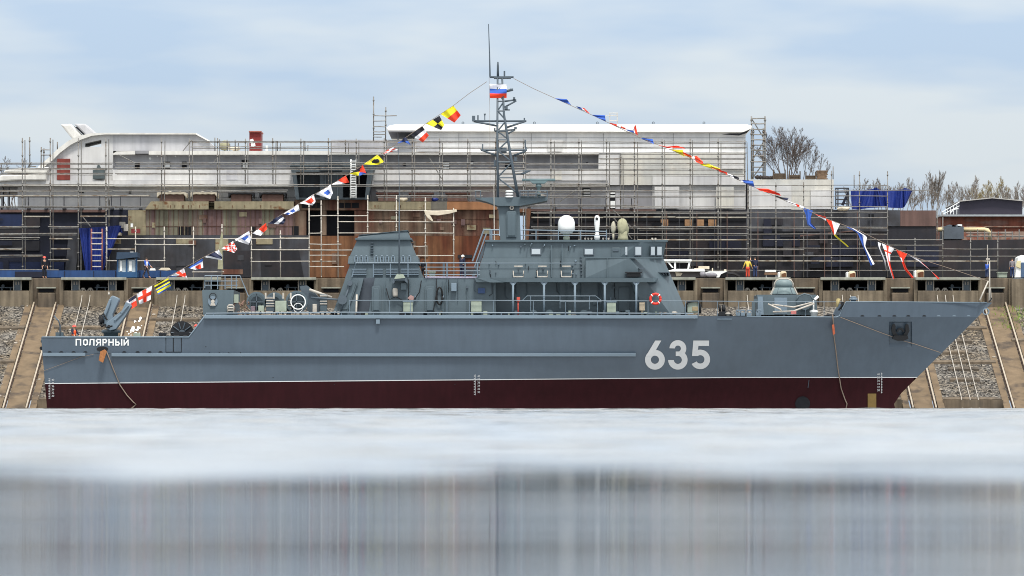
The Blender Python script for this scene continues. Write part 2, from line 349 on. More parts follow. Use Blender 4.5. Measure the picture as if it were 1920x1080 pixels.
CK = [-2.5 + 178 * k for k in range(11)]
def wx(px, Y): return (px - 960) * (Y + CD) / F
def slope_bar(b, x0, x1, Ya, Yb, z0, z1):           # bar lying on the slip slope between depths Ya, Yb
    pts = []
    for Y in (Ya, Yb):
        for x, z in ((x0, z0), (x1, z0), (x1, z1), (x0, z1)): pts.append((x, Y, slipz(Y) + z))
    b.add(pts, [[0, 1, 2, 3], [7, 6, 5, 4], [0, 4, 5, 1], [1, 5, 6, 2], [2, 6, 7, 3], [3, 7, 4, 0]])
trk_lab = {0: 'sandy slip track beside the stern corner, rails running down to the water', 1: 'slip track behind the stern crane with whitewash splashed between its rails',
           9: 'slip track reaching the water just ahead of the foot of the stem', 10: 'slip track running down beyond the bow tip with grass beside its top'}
for k in trk_lab:                                   # only the tracks the ship leaves in sight
    X = wx(-2.5 + 178 * k + 87, 25)
    t = thing('slip_track', trk_lab[k], 'rail track', (X, 15, slipz(15)), 'rail tracks down the slipway')
    b = MB(); slope_bar(b, X - .62, X + .62, 5.2, 24.9, -.3, .05); b.build('concrete_strip', STRIPM, t)
    for s in (-1, 1):
        b = MB(); slope_bar(b, X + s * 1.15 - .22, X + s * 1.15 + .22, 5.2, 24.9, -.3, .06); b.build('concrete_edge', STRIPM, t)
        b = MB(); slope_bar(b, X + s * .76 - .09, X + s * .76 + .09, 5.1, 24.9, 0, .1); slope_bar(b, X + s * .76 - .03, X + s * .76 + .03, 5.1, 24.9, .1, .2)
        b.m(1); slope_bar(b, X + s * .76 - .05, X + s * .76 + .05, 5.1, 24.9, .2, .27); b.build('rail', [RAILM, RAILH], t)
    if k == 1:
        b = MB(); rnd = random.Random(3)
        for _ in range(70):
            Y = rnd.triangular(13.5, 22.5, 17.5); x = X + rnd.gauss(.08, .24); r = rnd.triangular(.03, .26, .07)
            x = max(X - .45, min(X + .45, x))
            pl = [(x + r * .6 * math.cos(a) * rnd.uniform(.6, 1.2), Y + r * 1.6 * math.sin(a) * rnd.uniform(.6, 1.2)) for a in [i * .9 for i in range(7)]]
            zo = .054 + .0008 * _
            b.add([(p[0], p[1], slipz(p[1]) + zo) for p in pl], [list(range(7))])
        kind(b.build('whitewash_splash', WHITE, t), 'stuff')
# toe walls between the tracks
for k in (0, 1, 9, 10):
    x0 = wx(-2.5 + 178 * k - 91 + 36, 25); x1 = wx(-2.5 + 178 * k + 87 - 36, 25)
    b = MB().wbox((x0, 6.4, -1), (x1, 7.1, .6)); slope_bar(b, x0, x1, 7.1, 7.5, -.3, .06)
    tag(b.build('toe_wall', CONCB), {0: 'brown concrete toe wall at the waterline at the far left', 1: 'short brown concrete toe wall beside the stern at the waterline', 10: 'wide brown concrete toe wall at the waterline ahead of the bow', 9: 'brown concrete toe wall at the waterline tucked under the stem'}.get(k, 'brown concrete toe wall at the waterline behind the grey ship'), 'toe wall', 'toe walls of the slipway')
# cross beams lying on the gravel
beams = [(-10, 46, 618), (101, 196, 617), (-10, 26, 681), (282, 372, 602), (1812, 1850, 618), (1790, 1822, 643), (1768, 1815, 664), (1745, 1867, 682), (1778, 1835, 695), (1781, 1837, 715), (1897, 1930, 641), (320, 372, 626)]
bl = ['long beam at the far left under the quay wall', 'beam between the two tracks behind the orange vest worker', 'short beam low at the far left', 'beam above the black cable reel', 'topmost beam under the bow tip', 'second beam from the top under the bow', 'third beam from the top under the bow', 'longest beam under the bow, crossing the whole bay', 'beam just below the longest one under the bow', 'lowest beam under the bow', 'beam cut by the right edge', 'beam hidden partly behind the cable reel']
for (a, c_, y), l in zip(beams, bl):
    Y = slip(y); b = MB(); slope_bar(b, wx(a, Y), wx(c_, Y), Y - .1, Y + .25, -.1, .16)
    tag(b.build('concrete_sleeper', CONCB), 'dark ' + l, 'sleeper', 'sleepers on the slipway gravel')
# hauling cables
for k in (1, 2, 3, 8, 9, 10):
    for j, dx in enumerate((-.78, -.22, .32)):
        if k in (1, 2) and j == 2: continue
        X = wx(CK[k], 25) + dx; z = P(0, 541, 25.6).z
        b = MB(); b.wtube([(X, 25.3, z), (X, 24.2, z - .9), (X, 16, slipz(16) + .35), (X, 9, slipz(9) + .12), (X, 7.2, slipz(7.2) + .1), (X, 6.2, -.1)], .026, 5)
        nm = ['first', 'second', 'third'][j]
        where = {0: 'far left bay', 1: 'bay behind the stern crane', 2: 'bay behind the cable reel', 3: 'bay behind the winches', 7: 'bay behind the bridge front', 8: 'bay behind the deck turret', 9: 'bay above the bow bulwark', 10: 'bay nearest the bow tip'}[k]
        tag(b.build('hauling_cable', GALVL), f'pale hauling cable, {nm} from the stern side in the {where}', 'cable', 'hauling cables of the slipway')

# ------------------------------------------------------------------ quay wall
q = thing('quay_wall', 'stained concrete quay wall with winch recesses above the slipway', 'quay wall', (0, 26, 7))
for k, c in enumerate([-180.5] + CK):
    b = MB().box(c - 57, 545, c + 57, 640, 24.7, 28); b.build('recess_sill', CONC, q, bevel=.04)
    b = MB().box(c + 57, 521.5, c + 121, 640, 25.2, 30); b.build('pier', CONCB, q, bevel=.03)
    b = MB().box(c + 57, 521.8, c + 64, 640, 24.9, 25.195).box(c + 114, 521.8, c + 121, 640, 24.9, 25.195); b.build('pier_edge', CONC, q)
    b = MB().box(c + 73, 549, c + 105, 640, 24.4, 25.19); b.build('buffer_block', CONCB, q, bevel=.05)
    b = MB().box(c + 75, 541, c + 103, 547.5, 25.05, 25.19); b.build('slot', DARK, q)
    b = MB().box(c + 71, 538.6, c + 107, 540.6, 24.8, 25.19); b.build('slot_lintel', LINT, q)
    b = MB().box(c - 61, 520.2, c + 61, 525, 24.5, 28); b.build('lintel', LINT, q, bevel=.03)
    b = MB().box(c - 57, 522, c + 57, 547, 28.05, 28.4); b.build('recess_back', DARK, q)  # near-black back wall stands in for the shade inside the recess
    for s in (-1, 1):
        x = c - 34 if s < 0 else c + 35
        b = MB().box(x - 6, 525.2, x + 6, 544.8, 25.5, 25.7).m(1).box(x - 8, 525.2, x - 6.1, 544.8, 25.4, 25.7).box(x + 6.1, 525.2, x + 8, 544.8, 25.4, 25.7).box(x - 3.5, 528, x - 1.5, 534, 25.4, 25.49).box(x + 1.5, 528, x + 3.5, 534, 25.4, 25.49)
        b.build('guide_plate', [PLATEM, GALVL], q)
    b = MB()
    for x in (c - 20, c - 6):
        b.tube([(x - 5, 545, 25.6), (x - 1.5, 540, 25.6)], .05, 5).tube([(x + 5, 545, 25.6), (x + 1.5, 540, 25.6)], .05, 5)
        b.drum(x, 541.5, 2.2, 25.5, 25.7, 12)
    b.build('sheave_bracket', GALVL, q)
    b = MB().box(c + 2, 538, c + 26, 540, 26, 26.6).box(c + 5, 540.1, c + 7, 545, 26, 26.3).box(c + 21, 540.1, c + 23, 545, 26, 26.3).drum(c + 8, 536, 3, 26.2, 26.5, 12); b.build('winch', PLATEM, q)
# far right end of the quay
b = MB().box(1897, 522.5, 2100, 640, 24.5, 26); b.build('end_wall', CONC, q)

# ------------------------------------------------------------------ the grey naval ship
SHIP = thing('naval_ship', 'grey minesweeper with red underbody and white number 635 lying in front of the slipway', 'naval ship', (0, 0, 0))
def lerp(a, b, t): return a + (b - a) * t
def xs_(py): return 77 + (py - 632) * 0.083
def xe_(py):
    if py <= 752: return 1862 - (py - 566) * 1.005
    return 1675 + (py - 752) * 0.25
def sheer(px):
    if px < 353: return 632.5
    if px < 386: return lerp(632.5, 590, (px - 353) / 33)
    return lerp(590.5, 594.5, max(0, (px - 1000) / 575)) if px < 1575 else 594.5
def wl(px): return lerp(718.5, 707, min(1, max(0, (px - 80) / 1300))) if px < 1380 else 707
def yh_(px, py):                                    # near side of the hull
    t = min(1, max(0, (py - 566) / 200.0))
    B = lerp(5.15, 4.35, t ** 1.3)
    Lr = lerp(640, 1050, t)
    s = min(1, max(0, (xe_(py) - px) / Lr))
    b = B * (1 - (1 - s) ** lerp(2.5, 1.7, t))
    a = max(0, (420 - px) / 420)
    return -(b * (1 - .05 * a * a))
_yh0 = yh_
def yh_(px, py):
    if py >= 594.5: return _yh0(px, py)
    return lerp(_yh0(px, py), _yh0(min(px, 1833), 594.5) if px < 1833 else 0, .8)
def grid_px(px, py, off=0.0):
    px = min(max(px, xs_(py)), xe_(py))
    y = yh_(px, py) - off
    return P(px, py, y)
def hull_rows(px, top, bot, n): return [lerp(top(px), bot(px), i / n) for i in range(n + 1)]
def hull_patch(b, pxs, rows_of, off=0.0, mirror=True, skip=None):
    n = len(rows_of(pxs[0])); va = []
    for x in pxs: va += [grid_px(x, y, off) for y in rows_of(x)]
    fs = []
    for i in range(len(pxs) - 1):
        for j in range(n - 1):
            if skip and skip(pxs[i], pxs[i + 1], rows_of(pxs[i])[j], rows_of(pxs[i])[j + 1]): continue
            q_ = [i * n + j, i * n + j + 1, (i + 1) * n + j + 1, (i + 1) * n + j]
            pts = [tuple(round(c, 4) for c in va[k]) for k in q_]
            u = []
            for k, p in zip(q_, pts):
                if p not in [tuple(round(c, 4) for c in va[m_]) for m_ in u]: u.append(k)
            if len(u) >= 3: fs.append(u)
    b.add(va, fs, smooth=True)
    if mirror:
        b.add([Vector((v.x, -v.y, v.z)) for v in va], [list(reversed(f)) for f in fs], smooth=True)
cols = [77 + (k * 1.5) for k in range(6)] + list(range(90, 353, 20)) + [353, 361, 369, 378, 386] + list(range(400, 1660, 22)) + [1667, 1678, 1689, 1700, 1710] + list(range(1718, 1864, 6)) + [1863]
PK = (1667, 1710, 603, 651)
def top_rows(px):
    t = sheer(px); bt = wl(px)
    if t > 600: return [t, 640, 648, 655, 662, 670, 680, 690, 700, bt]
    return [t, 603, 615, 627, 639, 651, 668, 680, 694, bt]
b = MB(); hull_patch(b, cols, top_rows, skip=lambda a, c_, y0, y1: a >= PK[0] and c_ <= PK[1] and y0 >= PK[2] - .1 and y1 <= PK[3] + .1)
# transom
def transom(b, ys):
    va = [grid_px(xs_(y), y) for y in ys]; vb = [Vector((v.x, -v.y, v.z)) for v in va]; n = len(va)
    b.add(va + vb, [[i, i + n, i + 1 + n, i + 1] for i in range(n - 1)])
transom(b, [632.5, 655, 690, 718.5])
HULL = b.build('hull', GREY, SHIP)
b = MB(); hull_patch(b, cols, lambda px: [wl(px) + 1.4] + [lerp(wl(px) + 1.4, 790, t) for t in (.15, .35, .6, .8, 1)])
transom(b, [719.9, 740, 767, 790]); BT = b.build('hull_bottom', BOOT, SHIP)
b = MB(); hull_patch(b, cols, lambda px: [wl(px) - .1, wl(px) + 1.45], .012); b.build('waterline_stripe', NUMW, SHIP)
# decks
def deck_sheet(b, pxs, py_near, inset=0.1):
    va = [];
    for x in pxs:
        p = grid_px(x, py_near(x)); va += [(p.x, p.y + inset, p.z), (p.x, -p.y - inset, p.z)]
    b.add(va, [[2 * i, 2 * i + 1, 2 * i + 3, 2 * i + 2] for i in range(len(pxs) - 1)])
b = MB(); deck_sheet(b, list(range(386, 1850, 30)), lambda x: 592.5 if x < 1500 else 595.5); deck_sheet(b, list(range(80, 362, 20)) + [375], lambda x: 657)
p0 = grid_px(372, 592.5); p1 = grid_px(372, 657)
b.add([(p0.x + .2, p0.y + .15, p0.z), (p0.x + .2, -p0.y - .15, p0.z), (p1.x, -p1.y - .15, p1.z), (p1.x, p1.y + .15, p1.z)], [[0, 1, 2, 3]])
b.build('deck', DECKM, SHIP)
# rubbing strakes
def strake(name, pxs, y0, y1, off, m, sides=(1, -1)):
    for sd in sides:
        b = MB(); va = []
        for x in pxs:
            for y, o in ((y0, 0), (y0 + .8, off), (y1 - .6, off), (y1, 0)):
                p = grid_px(x, y, o); va.append(Vector((p.x, p.y * sd, p.z)))
        fs = []
        for i in range(len(pxs) - 1):
            fs += [[i * 4 + j, i * 4 + j + 1, (i + 1) * 4 + j + 1, (i + 1) * 4 + j] for j in range(3)]
        n = (len(pxs) - 1) * 4
        fs += [[0, 1, 2, 3], [n + 3, n + 2, n + 1, n]]
        b.add(va, fs); b.build(name, m, SHIP)
strake('rubbing_strake', list(range(383, 1310, 25)) + [1305], 591, 597.5, .22, GREYL)
strake('rubbing_strake', list(range(80, 180, 20)) , 661.5, 668, .22, GREYL)
strake('rubbing_strake', [209] + list(range(220, 1190, 25)) + [1192], 662, 668.6, .22, GREYL)
strake('rubbing_strake', [1344, 1358, 1372], 597.5, 599.5, .12, GREYL, (1,))
# bulwark cap at the stern and bow bulwark
b = MB()
def cap_line(b, pts, r=.05):
    b.wtube([grid_px(x, y, 0.0) for x, y in pts], r, 6)
    b.wtube([Vector((p.x, -p.y, p.z)) for p in (grid_px(x, y) for x, y in pts)], r, 6)
cap_line(b, [(79, 632), (150, 632), (250, 632), (354, 632), (370, 611), (386, 590)]); b.build('bulwark_cap', GREYL, SHIP)
b = MB(); bc = [1573, 1577, 1581, 1586] + list(range(1600, 1860, 10)) + [1863]
def bw_top(px): return 594 if px <= 1573 else (lerp(594, 566.5, (px - 1573) / 12) if px < 1585 else 565.5 + (px - 1585) / 277 * 2.0)
hull_patch(b, bc, lambda px: [bw_top(px), lerp(bw_top(px), 594.5, .5), 594.5]); b.smooth = set(); BWK = b.build('bulwark', GREY, SHIP)
so_ = BWK.modifiers.new('solid', 'SOLIDIFY'); so_.thickness = 0.05; so_.offset = -1
b = MB(); cap_line(b, [(1400, 593.5), (1500, 594), (1568, 594.5), (1574, 592), (1580, 578), (1586, 566), (1650, 566), (1750, 566.6), (1850, 567.3)], .035); b.build('bulwark_cap', GREYL, SHIP)
# freeing ports along the bulwarks
for x in (93, 115, 138, 160, 233, 258, 280, 301):
    b = MB(); r = 4
    b.add([grid_px(x + r * math.cos(a), 661 - 2.6 * math.sin(a), .015) for a in [math.pi * i / 8 for i in range(9)]], [list(range(9))]); b.build('freeing_port', BLACK, SHIP)
for i, x in enumerate((1617, 1649, 1677, 1703, 1733, 1760, 1789, 1816)):
    b = MB(); r = 3.8
    b.add([grid_px(x + r * math.cos(a), 593.2 - 2.4 * math.sin(a), .02) for a in [math.pi * i_ / 8 for i_ in range(9)]], [list(range(9))]); b.build('freeing_port', BLACK if i < 5 else GREYL, SHIP)
for x, y in ((825, 649.8), (852, 660), (872, 660), (889, 660), (912, 660), (392 - 6, 650), (393, 661), (411, 661), (429, 661), (451, 661), (512, 708), (627, 721), (853, 721)):
    b = MB(); b.add([grid_px(x + 1 * math.cos(a), y + 1 * math.sin(a), .012) for a in [math.pi * i / 4 for i in range(8)]], [list(range(8))])
    if x < 800 or x == 853: b.build('scupper', BLACK, SHIP)
# fairlead at the stern
b = MB()
b.add([grid_px(x, y, .02) for x, y in ((177, 652), (183, 649), (201, 649), (207, 652), (207, 662), (177, 662))], [list(range(6))])
FL = b.build('fairlead', GREY, SHIP)
b = MB(); b.add([grid_px(192 + 11 * math.cos(a), 654.5 + 5 * math.sin(a), .03) for a in [2 * math.pi * i / 14 for i in range(14)]], [list(range(14))]); b.build('fairlead_throat', BLACK, FL)
# side gate outline on the stern bulwark
b = MB()
for pts in ([(311, 633), (311, 660), (340, 660), (340, 633)], [(325, 633), (325, 659)]):
    b.wtube([grid_px(x, y, .005) for x, y in pts], .03, 4)
for x in (311, 325, 340): b.wtube([grid_px(x, 633), grid_px(x + 1, 630), grid_px(x + 11, 630), grid_px(x + 12, 633)] if x < 340 else [grid_px(x + 3, 633), grid_px(x + 4, 630), grid_px(x + 11, 630), grid_px(x + 12, 633)], .035, 5)
b.build('side_gate', BLACK, SHIP)
b = MB().box(705, 599, 712, 607, yh_(708, 603) - .25, yh_(708, 603) + .1); b.build('side_lamp', GREYL, SHIP)
for x, r in ((82, 3), (80.5, 3.4)):
    b = MB(); b.drum(x - 3, 640 if r < 3.2 else 653, r, -4.3, -3.9, 14); b.build('stern_roller', BLACK, SHIP)
# anchor pocket with the anchor
b = MB(); dpt = .14
def pk(px, py, dd): p = grid_px(px, py); return Vector((p.x, p.y + dd, p.z))
A = [pk(1667, 603, 0), pk(1710, 603, 0), pk(1710, 651, 0), pk(1667, 651, 0)]; Bq = [pk(1669, 605, dpt), pk(1708, 605, dpt), pk(1709, 641, dpt), pk(1668, 643, dpt)]
b.add(A + Bq, [[4, 5, 6, 7], [0, 1, 5, 4], [1, 2, 6, 5], [2, 3, 7, 6], [3, 0, 4, 7]]); PKT = b.build('anchor_pocket', GREY, SHIP)
b = MB()
def pkp(pts, d0, d1):
    n = len(pts); b.add([pk(x, y, d0) for x, y in pts] + [pk(x, y, d1) for x, y in pts], [list(range(n)), list(range(2 * n - 1, n - 1, -1))] + [[i, i + n, (i + 1) % n + n, (i + 1) % n] for i in range(n)])
for s in (-1, 1):
    pkp([(1688 + s * 4, 632), (1688 + s * 12, 631), (1688 + s * 17, 620), (1688 + s * 15, 609), (1688 + s * 11.5, 607), (1688 + s * 9, 611), (1688 + s * 9.5, 622), (1688 + s * 6, 627)], -.16, .1)
pkp([(1676, 629), (1701, 629), (1703, 635), (1694, 639), (1683, 639), (1673, 635)], -.22, .1)
for i in range(8):
    a0, a1 = math.pi * i / 8, math.pi * (i + 1) / 8
    pkp([(1688 + r_ * math.cos(a_), 622 - r_ * math.sin(a_)) for r_, a_ in ((7, a0), (7, a1), (4, a1), (4, a0))], -.14, .1)
b.build('anchor', BLACK, SHIP)
# bow fairlead ring, bow thruster mark, tan plate
b = MB(); b.drum(1849, 584, 6.5, -.16, .16, 18, 4.5); b.build('bow_fairlead', GREYL, SHIP)
b = MB(); b.add([grid_px(1505 + 14 * math.cos(a), 757 + 14 * math.sin(a), .09) for a in [2 * math.pi * i / 20 for i in range(20)]], [list(range(20))]); b.build('thruster_tunnel', DARK, SHIP)
b = MB(); b.add([grid_px(x, y, .02) for x, y in ((1627, 738), (1643, 738), (1643, 775), (1627, 775))], [[0, 1, 2, 3]]); b.build('sensor_plate', mat('ochre_plate', rgb(104, 84, 44), .7, .15, 3), SHIP)
b = MB()
for x in (1516, ): b.wtube([grid_px(1517, 712, .01), grid_px(1515, 727, .01)], .02, 4)
b.build('weld_mark', GREY, SHIP)

# hull number and name
def arc(cx, cy, ro, ri, a0, a1, off, n=28, ky=1.0):
    vs = []
    for i in range(n + 1):
        a = R(lerp(a0, a1, i / n))
        for r in (ro, ri): vs.append(grid_px(cx + r * math.cos(a), cy - r * ky * math.sin(a), off))
    return vs, [[2 * i, 2 * i + 1, 2 * i + 3, 2 * i + 2] for i in range(n)]
def flat(b, pts, off): b.add([grid_px(x, y, off) for x, y in pts], [list(range(len(pts)))])
b = MB()
b.add(*arc(1228, 674.5, 18.6, 7.6, 0, 360, .03)); flat(b, [(1228.5, 638.5), (1240, 638.5), (1229.5, 657), (1223, 668), (1210.8, 668)], .036); b.build('hull_numeral', NUMW, SHIP, '6 in white')
b = MB()
b.add(*arc(1271, 653.5, 15.8, 5.6, 178, -62, .03)); b.add(*arc(1271, 674.8, 18.2, 7.4, 66, -180, .034)); flat(b, [(1267, 659), (1276, 659), (1276, 667.5), (1267, 667.5)], .038); b.build('hull_numeral', NUMW, SHIP, '3 in white')
b = MB()
flat(b, [(1300, 638.5), (1329.5, 638.5), (1329.5, 648.6), (1309.5, 648.6), (1308.6, 657), (1308, 667.5), (1297.5, 667.5)], .03); b.add(*arc(1313, 673.8, 18.4, 7.8, 128, -152, .034)); b.build('hull_numeral', NUMW, SHIP, '5 in white')
def letter(strokes, x0, wd, off0):
    b = MB(); y0, y1 = 635.4, 648.0
    for i, s_ in enumerate(strokes):
        pts = [(x0 + u * wd, lerp(y0, y1, v)) for u, v in s_]
        for k_ in range(len(pts) - 1):
            (ax, ay), (bx, by) = pts[k_], pts[k_ + 1]; l = math.hypot(bx - ax, by - ay); ux, uy = (bx - ax) / l, (by - ay) / l; h = 1.15
            e = h if (0 < k_ or k_ < len(pts) - 2) else 0
            q_ = [(ax - uy * h - ux * (e if k_ > 0 else 0), ay + ux * h - uy * (e if k_ > 0 else 0)), (bx - uy * h + ux * (e if k_ < len(pts) - 2 else 0), by + ux * h + uy * (e if k_ < len(pts) - 2 else 0)), (bx + uy * h + ux * (e if k_ < len(pts) - 2 else 0), by - ux * h + uy * (e if k_ < len(pts) - 2 else 0)), (ax + uy * h - ux * (e if k_ > 0 else 0), ay - ux * h - uy * (e if k_ > 0 else 0))]
            b.add([grid_px(x, y, .02 + .004 * (i * 5 + k_)) for x, y in q_], [[0, 1, 2, 3]])
    return b
A0 = 0.09
LET = {'П': [[(A0, 1), (A0, .09), (.91, .09), (.91, 1)]],
 'О': [[(.5, .09), (.15, .2), (A0, .5), (.15, .8), (.5, .91), (.85, .8), (.91, .5), (.85, .2), (.5, .09)]],
 'Л': [[(0, .92), (.16, .85), (.24, .09), (.91, .09), (.91, 1)]],
 'Я': [[(.91, 1), (.91, .09), (.3, .09), (A0, .3), (.3, .54), (.91, .54)], [(.5, .54), (.05, 1)]],
 'Р': [[(A0, 1), (A0, .09), (.7, .09), (.91, .3), (.7, .56), (A0, .56)]],
 'Н': [[(A0, 0), (A0, 1)], [(.91, 0), (.91, 1)], [(A0, .5), (.91, .5)]],
 'Ы': [[(A0, 0), (A0, .91), (.45, .91), (.6, .7), (.45, .48), (A0, .48)], [(.94, 0), (.94, 1)]],
 'Й': [[(A0, .1), (A0, 1)], [(.91, .1), (.91, 1)], [(A0, .92), (.91, .18)], [(.3, -.16), (.5, -.07), (.7, -.16)]]}
for ch, x0, x1 in (('П', 142, 152), ('О', 156, 164.5), ('Л', 167, 177), ('Я', 180, 189), ('Р', 192.5, 200.5), ('Н', 203.5, 213), ('Ы', 216, 229), ('Й', 232, 241)):
    letter(LET[ch], x0, x1 - x0, 0).build('name_letter', WHITE, SHIP)
# draught marks
def text_on_hull(txt, x, y, hgt):
    c = bpy.data.curves.new('draught', 'FONT'); c.body = txt; c.size = 1; c.align_x = 'LEFT'
    o = bpy.data.objects.new('draught', c); COL.objects.link(o); dg = bpy.context.evaluated_depsgraph_get(); me = o.evaluated_get(dg).to_mesh()
    vs = [tuple(v.co) for v in me.vertices]; fs = [list(p.vertices) for p in me.polygons]; o.evaluated_get(dg).to_mesh_clear(); bpy.data.objects.remove(o); bpy.data.curves.remove(c)
    return [grid_px(x + v[0] * hgt, y - v[1] * hgt, .03) for v in vs], fs
for xn, xt, ytop, sgn in ((96.5, 91, 709, -1), (895, 888.5, 702, -1), (1644.5, 1652, 698.5, 1)):
    b = MB()
    for i, n_ in enumerate(('40', '38', '36', '34', '32', '30')):
        b.add(*text_on_hull(n_, xn, ytop + 5 + i * 6, 5.2))
    for i in range(13):
        y = ytop + 1 + i * 3; flat(b, [(xt, y), (xt + 2.4, y), (xt + 2.4, y + .9), (xt, y + .9)], .03)
    xx = xt + (2.4 if sgn < 0 else 0); flat(b, [(xx, ytop), (xx + .6, ytop), (xx + .6, ytop + 39), (xx, ytop + 39)], .035)
    b.build('draught_marks', NUMW, SHIP)

# ---- deckhouse, bridge
def rivdoor(b, x0, y0, x1, y1, Y, m=None): b.prism([(x0, y1), (x0, y0 + 3), (x0 + 2, y0), (x1 - 2, y0), (x1, y0 + 3), (x1, y1)], Y - .06, Y)
b = MB().loft([(690, -3.7), (930, -3.7)], 592.4, [(703, -3.6), (930, -3.6)], 521)
b.loft([(930.3, -2.5), (1215, -2.5), (1287, -1.0)], 592.4, [(930.3, -2.5), (1180, -2.5), (1238, -1.0)], 521.5)
DH = b.build('deckhouse', GREYD, SHIP)
# sloped buttress leading from the foot of the funnel down to the deck
b = MB().loft([(622, -3.9), (664, -3.9)], 592.4, [(648, -3.7), (682, -3.7)], 521); b.build('sloped_casing', GREYD, SHIP)
b = MB().loft([(664.2, -3.0), (692, -3.0)], 592.4, [(682.2, -3.0), (704, -3.0)], 521); b.build('casing_recess', mat('recess_dark_grey', rgb(72, 80, 90), .6, .08, 2), SHIP)
b = MB().prism([(634, 586), (655, 525), (672, 525), (651, 586)], -4.0, -3.9); b.prism([(640, 580), (656, 532), (667, 532), (651, 580)], -4.05, -4.001)
b.build('casing_panel', GREYD, SHIP)
b = MB().tube([(637, 588, -4.1), (658, 528, -4.1)], .06, 6).drum(656, 531, 5, -4.3, -4.06, 14).drum(642, 562, 9, -4.2, -4.06, 12); b.tube([(583, 558, -3.6), (636, 562, -4.1)], .07, 6); b.build('davit_gear', MASTM, SHIP)
# overhanging bridge deck
b = MB().loft([(893, -4.35), (1226, -4.35), (1232, -4.1)], 529, [(890, -4.4), (1224, -4.4), (1234, -4.1)], 521.2)
b.prism([(915, 521), (893, 521), (918, 529.5), (945, 529.5)], -4.42, -4.36); b.build('bridge_deck_edge', GREYD, SHIP)
for x in (962, 1020, 1078, 1134, 1193):
    b = MB().tube([(x, 529, -4.25), (x, 592, -4.25)], .075, 8).prism([(x - 7, 529.2), (x + 7, 529.2), (x + 2, 535), (x - 2, 535)], -4.3, -4.2); b.build('stanchion', GREYL, SHIP)
# bridge lower tier with chamfered front
b = MB().loft([(893, -3.5), (1098, -3.5), (1098, -4.1), (1206, -3.86), (1208, -3.5), (1235, -1.6)], 521, [(904, -3.3), (1098, -3.3), (1098, -3.9), (1180, -3.99), (1183, -3.6), (1222, -1.6)], 484)
BR = b.build('bridge_lower', GREYD, SHIP)
# front slope below the bridge wing (light facet running down to the deck)
b = MB().loft([(1205, -3.42), (1258, -3.4), (1290, -1.3)], 590.5, [(1168, -3.6), (1180, -4.0), (1243.5, -1.3)], 484.3); b.build('front_buttress', GREYD, SHIP)
# wheelhouse
b = MB().loft([(905, -3.2), (1160, -3.2), (1200, -3.0), (1243, -1.6)], 483.8, [(913, -3.1), (1160, -3.1), (1202, -3.2), (1249, -1.7)], 452)
WH = b.build('wheelhouse', GREYD, SHIP)
b = MB().loft([(909, -3.35), (1196, -3.35), (1252, -1.8)], 453.2, [(909, -3.35), (1196, -3.35), (1252, -1.8)], 449.8); b.build('wheelhouse_roof', GREYD, SHIP)
def window(x0, y0, x1, y1, Y, par=None):
    b = MB().prism([(x0 - 2, y0 - 2), (x1 + 2, y0 - 2), (x1 + 2, y1 + 2), (x0 - 2, y1 + 2)], Y - .05, Y + .12); fr = b.build('window', MASTM, SHIP, bevel=.015)
    b = MB().prism([(x0, y0), (x1, y0), (x1, y1), (x0, y1)], Y - .07, Y - .052); b.build('pane', GLASS, fr)
window(997, 467, 1013, 476.5, -3.2); window(1096.5, 467, 1111.5, 477, -3.2)
def slant_window(x0, y0, x1, y1, Ya, Yb):
    A_ = [P(x0, y0, Ya), P(x1, y0, Yb), P(x1, y1, Yb + .05), P(x0, y1, Ya + .05)]
    o_ = Vector((.02, -.05, 0)); b = MB(); b.add([a + o_ for a in A_] + [a + Vector((0, .15, 0)) for a in A_], [[0, 1, 2, 3], [0, 4, 5, 1], [1, 5, 6, 2], [2, 6, 7, 3], [3, 7, 4, 0]])
    fr = b.build('window', MASTM, SHIP); c_ = sum(A_, Vector()) / 4; b = MB(); b.add([c_ + (a - c_) * .78 + o_ * 1.25 for a in A_], [[0, 1, 2, 3]]); b.build('pane', GLASS, fr)
def fy(px): return -3.2 + (px - 1202) / 47 * 1.5 if px > 1202 else -3.15
for a, c_ in ((1171, 1176), (1189, 1203), (1219, 1228), (1230.5, 1241)): slant_window(a, 461, c_, 480, fy(a) - .02, fy(c_) - .02)
b = MB(); rivdoor(b, 1146, 464, 1164, 483.5, -3.17); D_ = b.build('door', GREYD, SHIP, bevel=.02); b = MB(); b.box(1149, 468, 1160, 471, -3.28, -3.24); b.build('door_vent', MASTM, D_)
# handrail lines, ladder rungs, brackets and boxes on the bridge side
b = MB().tube([(898, 493.5, -3.6), (1090, 493.5, -3.6)], .025, 5)
b.build('handrail', GREYL, SHIP)
for x in (972, 1017, 1062):
    b = MB().tube([(x - 10, 508, -3.62), (x - 9, 519, -3.8), (x + 9, 519, -3.8), (x + 10, 508, -3.62)], .045, 6).tube([(x - 8, 499.5, -3.7), (x + 8, 499.5, -3.7)], .05, 6); b.build('liferaft_cradle', GALVL, SHIP)
b = MB()
for y in (470, 474, 480, 486, 494, 500, 506, 513): b.box(1088.5, y, 1091.5, y + 2.2, -3.65, -3.4)
b.build('ladder_rung', MASTM, SHIP)
b = MB().box(1175, 511, 1201, 518.5, -4.35, -4.0).box(1172, 510, 1204, 511.4, -4.5, -4.0); b.build('side_light_box', BLACK, SHIP)
b = MB().prism([(1197, 502.5), (1206, 501.5), (1208, 500), (1208, 503), (1205, 504), (1198, 504)], -4.1, -3.7); b.build('lamp_bracket', MASTM, SHIP)
for x, y0 in ((1033, 460), (1053, 462)):
    b = MB().box(x, y0, x + 1.6, 520, -3.62, -3.3); b.build('cable_pipe', GREYD, SHIP)
b = MB().box(1138.5, 484, 1139.5, 521, -4.13, -3.95).box(1098, 482.4, 1244, 484.4, -4.0, -3.6); b.build('wing_coaming', GREYD, SHIP)
b = MB()
